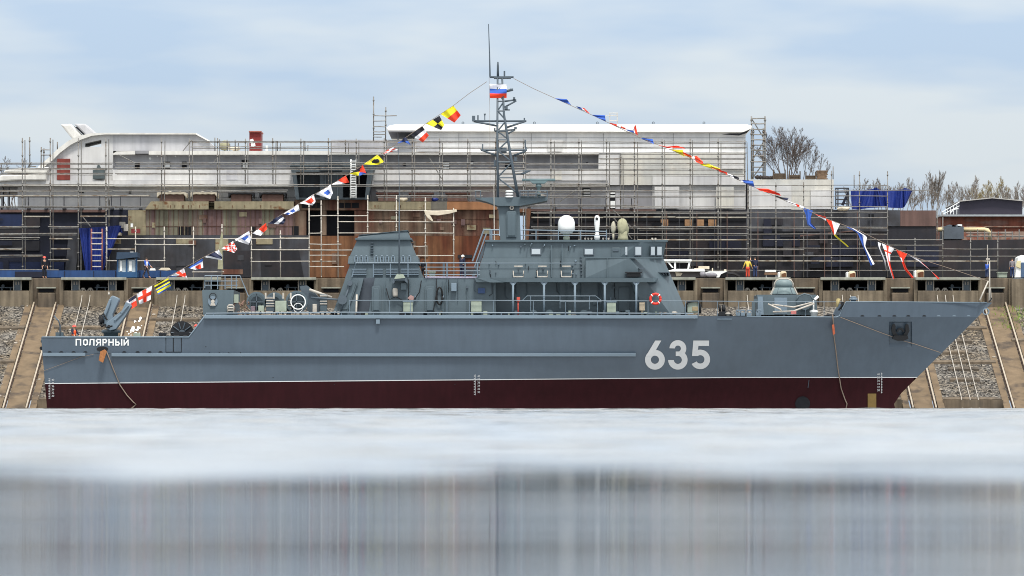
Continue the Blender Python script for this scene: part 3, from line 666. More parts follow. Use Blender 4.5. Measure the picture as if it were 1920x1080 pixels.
for i in range(5): b.prism([(1232 + i * 5, 511), (1234 + i * 5, 511), (1236 + i * 5, 516), (1234 + i * 5, 516)], -2.2, -1.5)
b.box(1228, 510, 1256, 511.2, -2.4, -1.5); b.build('deck_grating', MASTM, SHIP)
rb_ = random.Random(17)
for i in range(34):
    x = rb_.uniform(915, 1085); y = rb_.choice([rb_.uniform(456, 464), rb_.uniform(480, 518)]); k_ = rb_.random()
    Yd = -3.2 - max(0, (y - 452)) / 70 * .34 - .02
    if k_ < .45:
        b = MB().box(x, y, x + rb_.uniform(1.5, 3.5), y + rb_.uniform(1.5, 4), Yd - .12, Yd + .1); b.build('wall_fitting', rb_.choice([MASTM, GREYD, GREYL]), SHIP)
    elif k_ < .75:
        b = MB().tube([(x, y, Yd - .04), (x + rb_.uniform(-2, 2), y + rb_.uniform(6, 14), Yd - .08)], .022, 4); b.build('wall_cable', BLACK if k_ < .6 else MASTM, SHIP)
    else:
        b = MB().drum(x, y, rb_.uniform(1, 2), Yd - .1, Yd + .05, 10); b.build('wall_lamp', GREYL, SHIP)
for i in range(40):
    x = rb_.uniform(720, 1180); y = rb_.uniform(534, 580); Yd = -3.72 if x < 928 else -2.55
    k_ = rb_.random()
    if 795 < x < 818 or 1155 < x < 1185 or 925 < x < 933: continue
    if k_ < .4: b = MB().box(x, y, x + rb_.uniform(2, 5), y + rb_.uniform(2, 6), Yd - .15, Yd + .1); b.build('wall_fitting', rb_.choice([MASTM, GREYD, GREYL, GREYD]), SHIP)
    elif k_ < .8: b = MB().tube([(x, 524, Yd - .03), (x + .5, y, Yd - .06), (x + rb_.uniform(-6, 6), y + 4, Yd - .06)], .022, 4); b.build('wall_cable', rb_.choice([BLACK, MASTM, GREYD]), SHIP)
    else: b = MB().tube([(x, 528, Yd - .08), (x, 590, Yd - .08)], .035, 5); b.build('wall_pipe', GREYD, SHIP)
for i in range(40):
    x = rb_.uniform(660, 1290); y = rb_.uniform(586, 590); b = MB().box(x, y - rb_.uniform(0, 5), x + rb_.uniform(3, 9), 591.5, -4.4, -4.0); b.build('deck_fitting', rb_.choice([GREYD, GALV, MASTM, BLACK, PALEG]), SHIP)
# doors and fittings along the deckhouse
for x0, x1, Y in ((697, 714, -3.75), (797, 815, -3.72)):
    b = MB(); rivdoor(b, x0, 536, x1, 584, Y); rivdoor(b, x0 + 3, 540, x1 - 3, 582, Y - .05); b.build('door', GREYD, SHIP, bevel=.02)
for x0, x1 in ((1160, 1181),):
    b = MB(); rivdoor(b, x0, 538, x1, 584, -2.52); b.build('door', GREYD, SHIP, bevel=.02)
b = MB().prism([(735, 528), (742, 516), (756, 515), (764, 527), (764, 531), (758, 526), (742, 526), (738, 532)], -4.5, -3.7); b.build('vent_hood', MASTM, SHIP)
b = MB().prism([(739, 523), (744, 514), (756, 514), (760, 521)], -4.6, -4.51); b.build('vent_hood_flap', PALEG, SHIP)
b = MB().box(752, 531, 762, 543, -4.1, -3.7); b.build('junction_box', GREYD, SHIP)
b = MB().lathe(741, -3.95, [(540, 4), (543, 5), (553, 5), (556, 4)], 12); b.build('bell_lamp', GALVL, SHIP)
b = MB().box(846, 530.5, 856, 546, -4.0, -3.7); b.build('junction_box', GREYL, SHIP, bevel=.02)
b = MB().box(896, 540, 909.5, 550, -3.78, -3.7); b.build('notice_board', mat('board_blue', rgb(44, 66, 104), .5, .05, 3), SHIP)
for x in (875, 926): 
    b = MB().box(x, 534, x + 1.5, 590, -3.76, -3.68); b.build('frame_rib', GREYD, SHIP)
b = MB(); pts = [(824 + 5.5 * math.cos(a), 555 + 16 * math.sin(a), -3.85) for a in [2 * math.pi * i / 16 for i in range(17)]]; b.tube(pts, .06, 6); b.build('coiled_hose', RUBBER, SHIP)
b = MB(); b.tube([(790, 526, -3.8), (786, 548, -3.9), (778, 560, -3.9), (760, 566, -3.9), (742, 556, -3.9), (730, 562, -3.9), (724, 540, -3.8)], .035, 5).tube([(818, 522, -3.7), (819, 545, -3.85), (812, 585, -3.9)], .03, 5); b.build('loose_cable', BLACK, SHIP)
for x0, y0, x1, y1, Y in ((756, 566, 774, 585, -4.4), (883, 564, 903, 585, -4.4), (1138, 567, 1155, 586, -4.3)):
    b = MB().box(x0, y0, x1, y1, Y, Y + .6); lk = b.build('deck_locker', PALEG, SHIP, bevel=.03); b = MB().box(x0 - 1, y0 - 2, x1 + 1, y0 - .1, Y - .03, Y + .63); b.build('lid', GREYL, lk)
b = MB().prism([(764, 559), (770, 553), (776, 556), (775, 563), (768, 562)], -4.4, -4.0); b.build('valve_cover', mat('pinkish_cover', rgb(150, 122, 118), .8, .2, 4), SHIP)
b = MB().box(1199, 567, 1209, 582, -4.3, -3.9).box(1202, 582.1, 1206, 590, -4.2, -4.0); b.build('hydrant', mat('hydrant_beige', rgb(160, 148, 128), .7, .2, 6), SHIP)
b = MB().box(969, 557, 975, 565, -4.5, -4.3).tube([(971.5, 565, -4.4), (971.5, 592, -4.4)], .045, 6); b.build('alarm_post', mat('alarm_red', rgb(180, 74, 62), .5, .1, 4), SHIP)
for x in (1000, 1030, 1095):
    b = MB().drum(x + 0, 588.5, 8, -4.3, -3.2, 14); b.build('deck_vent_drum', GREYD, SHIP)
# lifelines
def rail(name, pts_top, drops, mids=(), r=.022, m=GREYL, foot=None):
    b = MB(); b.tube(pts_top, r, 5)
    for mm in mids: b.tube(mm, r * .8, 5)
    for x, ya_, yb_, Y in drops: b.tube([(x, ya_, Y), (x, yb_, Y)], r, 5)
    return b.build(name, m, SHIP)
rail('guard_rail', [(655, 563.2, -4.55), (905, 563.2, -4.6), (1100, 564, -4.6), (1290, 564.5, -4.3), (1380, 565, -4.1)], [(x, 563.5, 591, -4.57) for x in (655, 730, 770, 838, 880, 925, 1000, 1060, 1120, 1215, 1285)])
rail('guard_rail', [(386, 587.8, -4.62), (640, 585.8, -4.65), (900, 586.5, -4.65), (1300, 588, -4.4)], [(x, 585.8, 592, -4.62) for x in range(400, 1300, 60)], r=.045)
rail('guard_rail', [(980, 563, -4.4), (988, 555, -4.4), (1117, 555, -4.4), (1127, 563, -4.4)], [(995, 555, 583, -4.4), (1050, 555, 578, -4.4), (1105, 555, 580, -4.4)], [[(1050, 565, -4.4), (1128, 566, -4.4)]])
rail('guard_rail', [(660, 519, -3.8), (667, 493, -3.8), (900, 493, -3.7)], [(x, 493, 520, -3.75) for x in (700, 732, 765, 800, 838, 872, 895)], [[(795, 501, -3.75), (900, 501, -3.7)], [(795, 508, -3.75), (900, 508, -3.7)], [(795, 515, -3.75), (900, 515, -3.7)]], r=.035)
rail('guard_rail', [(384, 540, -3.4), (384, 517, -3.4), (450, 517, -3.4), (466, 556, -3.6)], [(x, 517, 542, -3.4) for x in (396, 408, 422, 434, 443)], [[(384, 527, -3.4), (446, 527, -3.4)], [(384, 535, -3.4), (446, 535, -3.4)]], r=.035)
rail('guard_rail', [(886, 490, -3.0), (907, 431, -2.8), (936, 431, -2.8)], [(919, 431, 452, -2.8), (922, 431, 452, -2.8)], [[(919, 440, -2.8), (936, 440, -2.8)], [(890, 500, -3.2), (912, 438, -3)], ], r=.05)
rail('guard_rail', [(976, 431, -2.9), (1137, 434, -2.9)], [(x, 431, 452, -2.9) for x in (1005, 1047, 1088, 1137)], [[(976, 441, -2.9), (1137, 442, -2.9)]], r=.035)
rail('guard_rail', [(1290, 564.5, -4.2), (1400, 565, -4.0), (1530, 566, -3.2), (1578, 566, -2.6)], [(x, 564.8, 593, -4.2 + (x - 1290) / 180) for x in (1310, 1345, 1385, 1425, 1470, 1510, 1545)], r=.02)
# ladder bracket handrail between roof and bridge
b = MB().prism([(885, 517), (908, 457), (914, 455), (912, 461), (890, 520)], -3.0, -2.6); b.build('inclined_ladder', MASTM, SHIP)
# funnel
b = MB().loft([(647, -2.6), (794, -2.6)], 521, [(657, -2.5), (783, -2.5)], 494.5); b.loft([(652, -2.7), (786, -2.7)], 494.2, [(654, -2.6), (783, -2.6)], 480); b.loft([(656, -2.4), (780, -2.4)], 479.8, [(670, -2.2), (768, -2.2)], 449.5)
FUN = b.build('funnel', GREYD, SHIP)
b = MB().loft([(666, -2.5), (772, -2.5)], 449.3, [(666, -2.5), (772, -2.5)], 446.2); b.build('funnel_band', GREYD, SHIP)
b = MB().loft([(670, -2.1), (769, -2.1)], 446, [(674, -2.0), (763, -2.0)], [441.5, 432.5]); b.loft([(672.5, -2.1), (765, -2.1)], [441.2, 432.2], [(672.5, -2.1), (765, -2.1)], [440.3, 431.2]); b.build('funnel_cap', GREYD, SHIP)
for x in (668, 677.5, 687, 705.5, 716, 726, 737, 756, 767.5):
    b = MB(); b.tube([(x - 2.7, 491, -2.78), (x - 2.7, 482, -2.72), (x - 1, 480, -2.72), (x + 1, 480, -2.72), (x + 2.7, 482, -2.72), (x + 2.7, 491, -2.78)], .04, 5); v_ = b.build('vent_frame', GREYL, FUN)
for x0, x1 in ((660, 687), (700, 718), (724, 745), (752, 785)):
    b = MB()
    for i in range(4): b.box(x0, 504 + i * 3.4, x1, 505.6 + i * 3.4, -2.75, -2.55)
    b.build('louvre', GREYL, FUN)
b = MB()
for x in (695, ):
    for i in range(8): b.box(x, 455 + i * 5, x + 5, 456.2 + i * 5, -2.65, -2.2)
b.build('funnel_rung', MASTM, FUN)
b = MB().tube([(748.5, 513, -4.6), (748.5, 420, -4.6), (748.5, 372, -4.6)], .055, 6, .03).tube([(748.5, 372, -4.6), (748.6, 335, -4.6), (747, 275, -4.6)], .025, 4, .012); b.build('whip_antenna', MASTM, SHIP)
b = MB().box(803, 509, 817, 511, -3.4, -3.0).box(805, 511.1, 816, 518, -3.3, -3.1); b.build('roof_box', PALEG, SHIP)
b = MB().box(830, 494, 834, 519, -2.9, -2.7).box(837, 494, 840, 519, -2.9, -2.7); b.build('roof_vent_pipe', MASTM, SHIP)
b = MB().tube([(797, 520, -3.6), (895, 520, -3.6)], .07, 6); b.build('roof_pipe', mat('lilac_wrap', rgb(178, 172, 190), .8, .15, 6), SHIP)

# bridge roof equipment
b = MB().lathe(1062, -1.8, [(403.5, 1), (404.5, 6), (407.5, 11), (412, 14.2), (418, 15.8), (424, 16), (430.5, 16), (431, 15.6), (438.5, 9.5), (439, 6)], 28).m(1).lathe(1062, -1.8, [(439.1, 6), (444, 4.5), (444.1, 6), (451, 6)], 12); b.build('satellite_dome', [WHITE, PALEG], SHIP)
b = MB().lathe(1119.5, -1.8, [(403.5, 1.5), (405.5, 4), (410, 5.2), (420, 5.2), (430, 4), (438, 3), (442, 5.2), (447, 5.6), (448, 4.6), (451, 4.6)], 18).m(1).drum(1119, 410, 2.6, -2.02, -1.9, 14); b.build('white_searchlight', [WHITE, BLACK], SHIP)
for x0, x1, y, sd in ((1157, 1179, 411.5, 3), ):
    b = MB(); b.blob(1168, 427, 10.5, 16.5, -2.2, 3, .10, 10); b.lathe(1168, -2.2, [(434, 9), (440, 8.4), (446, 9.5), (451, 10.5)], 12); b.build('covered_instrument', CANVAS, SHIP)
b = MB().blob(1150, 427, 4.5, 11, -2.2, 5, .12, 8).lathe(1150, -2.2, [(438, 2), (451, 2)], 8); b.build('covered_lamp', mat('canvas_grey', rgb(164, 160, 144), .9, .2, 6), SHIP)
b = MB()
for i, x in enumerate((1097, 1103, 1109, 1131, 1137, 1141, 1223, 1229)): b.lathe(x, -2.6, [(446, 1.5), (447, 2), (449, 1), (450.5, 2)], 8)
b.build('roof_fitting', GALVL, SHIP)
# masts
b = MB().loft([(938, -1.1), (976.5, -1.1)], 450, [(934, -.9), (974, -.9)], 386.2).prism([(892, 370.5), (1026.5, 369), (1026.5, 376), (975, 386), (934, 386), (912, 378), (892, 373)], -1.25, 1.25).box(975, 367.6, 1023, 368.8, -1.5, 1.5)
MAST = b.build('mast', GREYD, SHIP)
b = MB(); rivdoor(b, 949.5, 396, 968.5, 445, -1.12); rivdoor(b, 952, 399, 966, 442, -1.17); b.build('mast_hatch', GREYD, MAST, bevel=.02)
b = MB().drum(959.5, 389.5, 4, -1.15, -.95, 16); b.m(1).drum(959.5, 389.5, 2, -1.2, -1.16, 12); b.build('horn', [GALVL, BLACK], MAST)
b = MB()
for yy in (-.7, .7):
    k2 = lambda t: lerp(yy, yy * .35, t)
    b.tube([(933.5, 370, yy), (932.5, 260, k2(.6)), (933, 146, k2(1))], .085, 6, .06)
    b.tube([(971.5, 370, yy), (957, 290, k2(.4)), (945, 215, k2(.75)), (941.5, 146, k2(1))], .10, 6, .06)
def legx(y): return 941.5 + (971.5 - 941.5) * max(0, (y - 146) / 224) ** 1.35
ys_ = [362, 333, 304, 282, 262, 246, 226, 208, 190, 172, 158]
for yy in (-.6, .6):
    for i in range(len(ys_) - 1):
        ya_, yb_ = ys_[i], ys_[i + 1]; k_ = 1 - .6 * (370 - ya_) / 224
        if i % 2: b.tube([(933, ya_, yy * k_), (legx(yb_), yb_, yy * k_)], .05, 5)
        else: b.tube([(legx(ya_), ya_, yy * k_), (933, yb_, yy * k_)], .05, 5)
        b.tube([(933, yb_, yy * k_), (legx(yb_), yb_, yy * k_)], .05, 5)
LAT = b.build('lattice', MASTM, MAST)
def arm(pts, extra=None, r=.07):
    b = MB()
    for p_ in pts: b.tube(p_, r, 6)
    if extra: extra(b)
    return b.build('yard', MASTM, MAST)
arm([[(890, 227, 0), (987, 227, 0)], [(888, 227.5, 0), (932, 236, 0)], [(986, 227, 0), (950, 239, 0)]], lambda b: b.box(885, 217, 891, 227, -.2, .2).tube([(896, 216, 0), (896, 227, 0)], .05, 5).lathe(909, 0, [(213, 2), (214, 2), (217, .9), (225, .9), (227, 1.6)], 8).tube([(983, 221, 0), (983, 227, 0)], .05, 5))
arm([[(902, 281.5, 0), (988, 281.5, 0)], [(902, 281, 0), (932, 292, 0)], [(988, 277, 0), (984, 284, 0), (962, 292, 0)]], lambda b: b.box(938, 277, 950, 286, -.4, .4).tube([(905, 270, 0), (905, 281, 0)], .04, 5).tube([(984.5, 262, 0), (985, 281, 0)], .05, 5).prism([(900, 279), (910, 281), (912, 284), (904, 283)], -.3, .3))
arm([[(918, 144.5, 0), (963, 144.5, 0)]], lambda b: b.box(926, 143.5, 958, 147, -.3, .3).tube([(933.5, 144, 0), (933.5, 122, 0), (933.5, 116, 0)], .08, 6, .05).tube([(946, 144, 0), (946, 133, 0)], .06, 5).tube([(919, 144, 0), (918, 100, 0), (916, 45, 0)], .06, 5, .025))
arm([[(945, 172, 0), (962, 168, 0)]], lambda b: b.box(956, 166, 962, 169.5, -.2, .2), .09)
arm([[(946, 190, 0), (968, 187, 0)], [(946, 201, 0), (968, 189, 0)]], lambda b: b.box(962, 182, 966, 186, -.15, .15).tube([(964, 186, 0), (964, 190, 0)], .05, 5), .06)
arm([[(946, 206, 0), (956, 206, 0)]], lambda b: b.box(947, 199, 952, 205, -.2, .2), .05)
arm([[(928, 246, 0), (966, 243, 0)], [(966, 243, 0), (950, 252, 0)]], lambda b: b.box(926, 240, 929, 246, -.15, .15).box(964, 238, 969, 242, -.15, .15), .06)
arm([[(960, 321, 0), (994, 320, 0)], [(962, 328, 0), (982, 326, 0), (995, 320, 0)]], lambda b: b.prism([(976, 325), (985, 321), (996, 319), (984, 326)], -.25, .25), .04)
arm([[(930, 305, 0), (928, 303, 0)]], lambda b: b.box(926, 300, 930, 312, -.2, .2).box(964, 294, 969, 302, -.2, .2), .05)
b = MB().tube([(1041, 337.5, -.8), (979, 337.5, -.8)], .10, 6).prism([(993, 338.5), (1027, 338.5), (1021, 344), (999, 344)], -1.0, -.6).lathe(1010, -.8, [(344, 4), (350, 6), (352, 3), (362, 3), (369, 5)], 14); RAD = b.build('radar_antenna', mat('radar_teal_grey', rgb(92, 112, 116), .5, .06, 2), MAST)
b = MB()
rr = random.Random(2)
for i in range(26):
    x = rr.uniform(990, 1022); y = rr.uniform(355, 368); b.box(x, y, x + 2.2, y + 1.8, -1.5 + .1 * (i % 5), -1.3 + .1 * (i % 5))
b.build('radar_cable_clips', GALVL, MAST)
b = MB().tube([(975, 357.5, -1.6), (1026, 357.5, -1.6)], .04, 5).tube([(975, 363, -1.6), (1026, 363, -1.6)], .03, 5)
for x in (975, 990, 1005, 1026): b.tube([(x, 357, -1.6), (x, 370, -1.6)], .04, 5)
b.tube([(890, 358, -1.5), (902, 358, -1.5)], .03, 5).tube([(892, 358, -1.5), (892, 370, -1.5)], .03, 5).tube([(901, 358, -1.5), (901, 370, -1.5)], .03, 5); b.build('platform_rail', MASTM, MAST)
b = MB()
for y in (359, 364, 369): b.lathe(955, -1.2, [(y - 1.6, 6), (y, 8), (y + 1.6, 6)], 12)
b.build('insulator_stack', WHITE, MAST)
b = MB().tube([(927, 450, -1.5), (926, 345, -1.5)], .04, 5, .02); b.build('whip_antenna', GALVL, MAST)

# ---- stern half
b = MB().loft([(381, -3.6), (437, -3.6)], 590.5, [(379, -3.5), (438, -3.5)], 543.5); SB = b.build('stern_cabin', GREYD, SHIP)
b = MB().prism([(399 + 9 * math.cos(a), 565 + 10 * math.sin(a)) for a in [2 * math.pi * i / 20 for i in range(20)]], -3.63, -3.5); b.build('emblem_plate', GREYL, SB)
b = MB().drum(399, 556, 7, -3.68, -3.64, 18, 5.5).m(1).drum(399, 565, 3.4, -3.70, -3.64, 14).prism([(396, 568), (402, 568), (404, 573), (394, 573)], -3.70, -3.64); b.build('emblem_relief', [BLACK, GALVL], SB)
b = MB().tube([(427, 589, -3.75), (427, 574, -3.75), (429, 572, -3.75), (436, 572, -3.75), (438, 574, -3.75), (438, 589, -3.75)], .05, 6).tube([(427, 577, -3.75), (438, 577, -3.75)], .06, 6).tube([(427, 582, -3.75), (438, 582, -3.75)], .05, 5); b.build('cabin_ladder', GALVL, SHIP)
b = MB().box(438.5, 552, 447, 568, -3.3, -2.9); b.build('deck_cabinet', PALEG, SHIP)
b = MB()
rr = random.Random(5)
for i in range(14):
    x = rr.uniform(440, 470); y = rr.uniform(560, 586); b.tube([(x, y, -3.2 + .1 * (i % 4)), (x + rr.uniform(-6, 6), y + rr.uniform(3, 9), -3.2)], .06, 5)
b.build('hose_bundle', mat('hose_brown', rgb(120, 96, 84), .8, .3, 6), SHIP)
for x, r, m_ in ((481, 19, GREYD), (515, 18, GREYD), (556, 21, GREYD)):
    b = MB().drum(x, 566, r, -2.2, -1.9, 28).drum(x, 566, r * .55, -2.9, -2.21, 24).drum(x, 566, r, -3.2, -2.91, 28, r * .82).m(1).box(x - r * .8, 565, x + r * .8, 567, -3.1, -2.95).box(x - 1, 566 - r * .8, x + 1, 566 + r * .8, -3.1, -2.95); b.build('cable_winch', [m_, MASTM], SHIP)
b = MB().drum(559, 566, 14.5, -3.8, -3.6, 30, 12.6).drum(559, 577, 9, -3.75, -3.65, 24, 8).m(1).prism([(550, 579), (568, 579), (572, 586), (546, 586)], -3.7, -3.4); b.build('towing_ring', [WHITE, MASTM], SHIP)
b = MB().prism([(562, 537), (575, 535), (583, 541), (600, 560), (604, 586), (576, 586), (576, 560), (566, 550)], -2.4, -1.0); b.build('winch_housing', MASTM, SHIP)
b = MB().tube([(580, 543, -2.6), (622, 558, -2.6)], .10, 6); b.build('winch_boom', GALVL, SHIP)
for x0, x1, y0, y1, Y, m_ in ((516, 537, 564, 585, -3.7, PALEG), (499, 514, 556, 585, -3.4, MASTM), (600, 613, 552, 586, -3.3, GREYD), (537, 546, 560, 586, -3.0, GREYD), (586, 594, 570, 586, -3.6, GALVL), (470, 478, 574, 586, -3.8, mat('plum_drum', rgb(110, 96, 104), .7, .2, 4)), (484, 495, 573, 586, -3.7, PALEG)):
    b = MB().box(x0, y0, x1, y1, Y, Y + .7)
    if m_ in (MASTM, GREYD):
        b.m(1)
        for k_ in range(4): b.box(x0 - .4, y0 + 2 + k_ * 5, x1 + .4, y0 + 4 + k_ * 5, Y - .05, Y - .001)
    b.build('deck_machinery', [m_, GALVL], SHIP, bevel=.03)
for x in (498, 513.5, 531, 545): 
    b = MB().tube([(x, 549, -3.5), (x, 560, -3.5)], .06, 5); b.build('lashing_post', GALVL, SHIP)
b = MB()
rr = random.Random(8)
for i in range(44):
    x = rr.uniform(442, 630); b.box(x, 585 + rr.uniform(-1.5, 1), x + rr.uniform(2, 9), 589.5, -4.2, -3.9)
b.build('deck_edge_fittings', GALVL, SHIP)
b = MB().tube([(748 - 560, 583, -4), (749 - 560, 583, -4)], .01, 4)
b = MB().tube([(669, 552, -4.5), (668, 585, -4.5), (666, 590, -4.5)], .06, 6); b.build('flag_staff_stub', GALVL, SHIP)
# stern crane folded on its pedestal
b = MB().lathe(208, -1.2, [(618, 16), (621, 18), (624, 18), (624.1, 14), (657, 14)], 24); CR = b.build('crane_pedestal', GREYD, SHIP)
b = MB().prism([(190, 598), (207, 557), (211, 554), (222, 559), (223, 563), (211, 590), (214, 610), (204, 618), (196, 612)], -1.9, -.7).prism([(189, 600), (199, 575), (205, 560), (209, 562), (203, 580), (193, 604)], -2.1, -1.91); b.build('crane_arm', GREYL, CR, bevel=.05)
b = MB().prism([(199, 606), (216, 592), (228, 583), (236, 566), (243, 569), (246, 574), (234, 594), (217, 617), (206, 620), (200, 616)], -2.3, -1.3).m(1).drum(204, 612, 3, -2.36, -2.31, 14).m(0).prism([(213, 600), (232, 582), (234, 584), (216, 602)], -2.4, -2.31).prism([(225, 585), (240, 572), (242, 573), (228, 589)], -2.42, -2.31); b.build('crane_arm', [GREYL, BLACK], CR, bevel=.04)
b = MB().blob(190, 600, 4.5, 8, -2.2, 3, .3, 6); b.build('hose_cluster', BLACK, CR)
b = MB().tube([(187, 606, -2.2), (191, 612, -2.3), (198, 609, -2.4)], .07, 5).tube([(189, 594, -2.2), (194, 588, -2.2), (201, 600, -2.3)], .06, 5).tube([(192, 607, -2.3), (200, 614, -2.5), (211, 611, -2.5)], .05, 5); b.build('crane_hose', RUBBER, CR)
b = MB().tube([(204, 553, -1.4), (204, 549, -1.4)], .06, 6).blob(204, 548.5, 1.6, 1.6, -1.4, 1, .05, 6); b.build('crane_lamp', GALVL, CR)
b = MB().tube([(105, 636, -3.2), (112, 632, -3.2), (113, 612, -3.2), (110, 602, -3.2), (101, 592, -3.2)], .05, 6); b.build('stern_davit', MASTM, SHIP)
b = MB().box(104, 623, 118, 634, -2.4, -1.8); b.build('mooring_winch', GREYD, SHIP)
b = MB().box(250, 625, 263, 634, -2.6, -2.2).box(252, 624, 261, 625.5, -2.5, -2.3); b.build('mooring_bitts', PALEG, SHIP)
b = MB().drum(301, 627, 4, -3, -2.4, 12).drum(308, 627, 3, -3, -2.4, 12); b.build('mooring_roller', BLACK, SHIP)
# ---- foredeck
def turret():
    b = MB().loft([(1419, -2.0), (1533, -2.0)], 590.5, [(1419, -1.9), (1530, -1.9)], 552.5); b.build('gun_platform', GREYD, SHIP)
    b = MB().loft([(1421, -2.1), (1432, -2.1)], 590, [(1421, -2.0), (1430, -2.0)], 556).loft([(1452, -2.04), (1476, -2.04)], 588, [(1452, -2.0), (1476, -2.0)], 558); b.build('platform_stiffener', GREYL, SHIP)
    gm = mat('turret_green_grey', rgb(112, 128, 130), .5, .06, 1.5)
    b = MB().lathe(1469.5, 0, [(552, 25), (551, 25), (541.5, 19.5), (539.5, 18.5)], 32); T = b.build('gun_turret', gm, SHIP)
    b = MB().lathe(1469.5, 0, [(539.3, 18.2), (532, 18), (528, 17), (524.8, 14), (523.2, 9), (522.6, 2)], 32); b.build('turret_dome', gm, T)
    b = MB().tube([(1452, 538, -1.2), (1452.5, 531, -1.2), (1456, 525.2, -1.2), (1463, 522.6, -1.2), (1476, 522.6, -1.2), (1483, 525.2, -1.2), (1486.5, 531, -1.2), (1487, 538, -1.2)], .055, 6)
    b.tube([(1445.5, 552, -1.2), (1451.5, 539, -1.2)], .06, 5).tube([(1495, 552, -1.2), (1489, 539, -1.2)], .06, 5); b.build('turret_rail', GALVL, T)
    b = MB()
    for x in (1460, 1471, 1482): b.tube([(x + (x - 1469.5) * .3, 551, -.72), (x, 540, -.52)], .03, 4)
    b.build('turret_seam', MASTM, T)
turret()
b = MB().tube([(1492, 566, -2.6), (1497, 556, -2.6), (1508, 551, -2.6), (1520, 554, -2.6), (1526, 566, -2.6)], .06, 6); b.drum(1509, 566, 15, -2.3, -2.1, 24); b.build('hawser_reel', GREYD, SHIP)
b = MB().tube([(1440, 570, -3.2), (1463, 580, -3.2), (1466, 585, -3.2)], .06, 6).tube([(1448, 571, -3.1), (1488, 576, -3.1), (1524, 567, -3.1)], .06, 6).tube([(1449, 585, -3.2), (1488, 583.5, -3.2), (1527, 569, -3.2)], .065, 6); b.build('paravane_boom', GALVL, SHIP)
b = MB().box(1483, 583, 1493, 589, -3.3, -3.0); b.build('boom_rest', mat('faded_red', rgb(178, 108, 104), .7, .2, 5), SHIP)
b = MB().lathe(1525.5, -2.8, [(563, 1.4), (582, 1.4)], 8).prism([(1526, 560), (1533, 553.5), (1536, 557), (1529, 563)], -3.0, -2.6); b.build('deck_lamp', WHITE, SHIP)
b = MB().lathe(1526, -2.8, [(581, 4), (583, 8), (586, 8), (586.1, 6), (594, 6)], 16); b.build('vent_mushroom', WHITE, SHIP)
for x, y, r in ((1264, 586, 6), (1395, 587, 6), (1382, 588, 4), (1405, 591, 5), (1365, 588, 5)):
    b = MB().lathe(x, -3.0, [(y - 2, r * .5), (y - 1, r), (y + 1.5, r), (y + 1.6, r * .6), (596, r * .6)], 14); b.build('vent_mushroom', GALVL, SHIP)
b = MB().box(1289, 567, 1309, 586, -3.2, -2.6); b.m(1).box(1298, 575, 1309.5, 583, -3.24, -3.201); b.build('covered_locker', [PALEG, mat('tan_patch', rgb(150, 134, 104), .7, .1, 5)], SHIP, bevel=.04)
b = MB().tube([(1286, 586, -3.3), (1286, 572, -3.3), (1290, 566, -3.3), (1308, 564, -3.3), (1312, 572, -3.3), (1313, 588, -3.3)], .08, 6); b.build('locker_frame', BLACK, SHIP)
b = MB().prism([(1345, 592), (1350, 584), (1368, 584), (1374, 592)], -3.0, -2.0).tube([(1350, 584, -2.5), (1349, 571, -2.5)], .07, 6).lathe(1357, -2.5, [(571, 3), (579, 3.6), (584, 3)], 10); b.build('capstan', BLACK, SHIP)
for x in (1388, 1418, 1380, 1400):
    b = MB().box(x, 586, x + 9, 592, -3.3, -2.8).tube([(x, 586, -3.2), (x + 1, 582, -3.2), (x + 8, 582, -3.2), (x + 9, 586, -3.2)], .05, 5); b.build('mooring_bitts', GREYL, SHIP)
b = MB().box(1410, 566, 1416, 592, -3.0, -2.6).drum(1417, 564, 4, -2.9, -2.7, 12); b.build('deck_post', GREYD, SHIP)
b = MB().lathe(1600, -2.0, [(556, 4), (557, 6), (559, 6), (559.1, 4), (560, 8), (563, 8), (563.1, 5), (570, 5)], 16); b.build('vent_mushroom', GREYL, SHIP)
b = MB().tube([(1569, 575, -3.1), (1574, 560, -3.1)], .08, 6).blob(1570, 567, 2.4, 7, -3.1, 2, .2, 6); b.build('rolled_canvas', mat('ochre_roll', rgb(160, 146, 104), .9, .2, 5), SHIP)
b = MB().box(1577, 566, 1583, 589, -2.4, -2.0).tube([(1572, 582, -2.6), (1580, 571, -2.6)], .06, 5); b.build('deck_rack', BLACK, SHIP)
b = MB().tube([(1855, 566, 0), (1855.5, 530, 0), (1855.5, 490, 0)], .06, 6, .035).tube([(1837, 563, -.5), (1853, 527, 0)], .05, 6).tube([(1859, 563, .3), (1857, 540, 0)], .04, 5); b.build('jackstaff', GALVL, SHIP)
b = MB().tube([(1854, 566, -.3), (1858, 562, -.3), (1859, 558, -.3)], .05, 5); b.build('bow_cleat', BLACK, SHIP)

# ---- things hanging on or standing on the ship
b = MB(); pts = [(1229 + 9.3 * math.cos(a), 560.5 + 9.3 * math.sin(a), -4.7) for a in [2 * math.pi * i / 28 for i in range(29)]]
b.tube(pts, .085, 8); LB = thing('lifebuoy', 'red ring lifebuoy hanging on the rail below the bridge front', 'lifebuoy', P(1229, 571, -4.7)); b.build('ring', REDP, LB)
b = MB()
for a in (45, 135, 225, 315):
    c_ = [(1229 + 9.3 * math.cos(R(a + k_)), 560.5 + 9.3 * math.sin(R(a + k_)), -4.7) for k_ in (-5, 0, 5)]; b.tube(c_, .095, 8)
b.build('band', WHITE, LB)
b = MB().drum(341, 624, 22, -3.4, -3.2, 40).drum(341, 624, 22, -2.2, -2.0, 40).drum(341, 624, 17, -3.19, -2.21, 30)
CRL = thing('cable_reel', 'big black cable reel standing on the low stern deck', 'cable reel', P(341, 657, -2.7)); b.build('drum', BLACK, CRL)
b = MB().drum(341, 624, 6, -3.5, -3.41, 16)
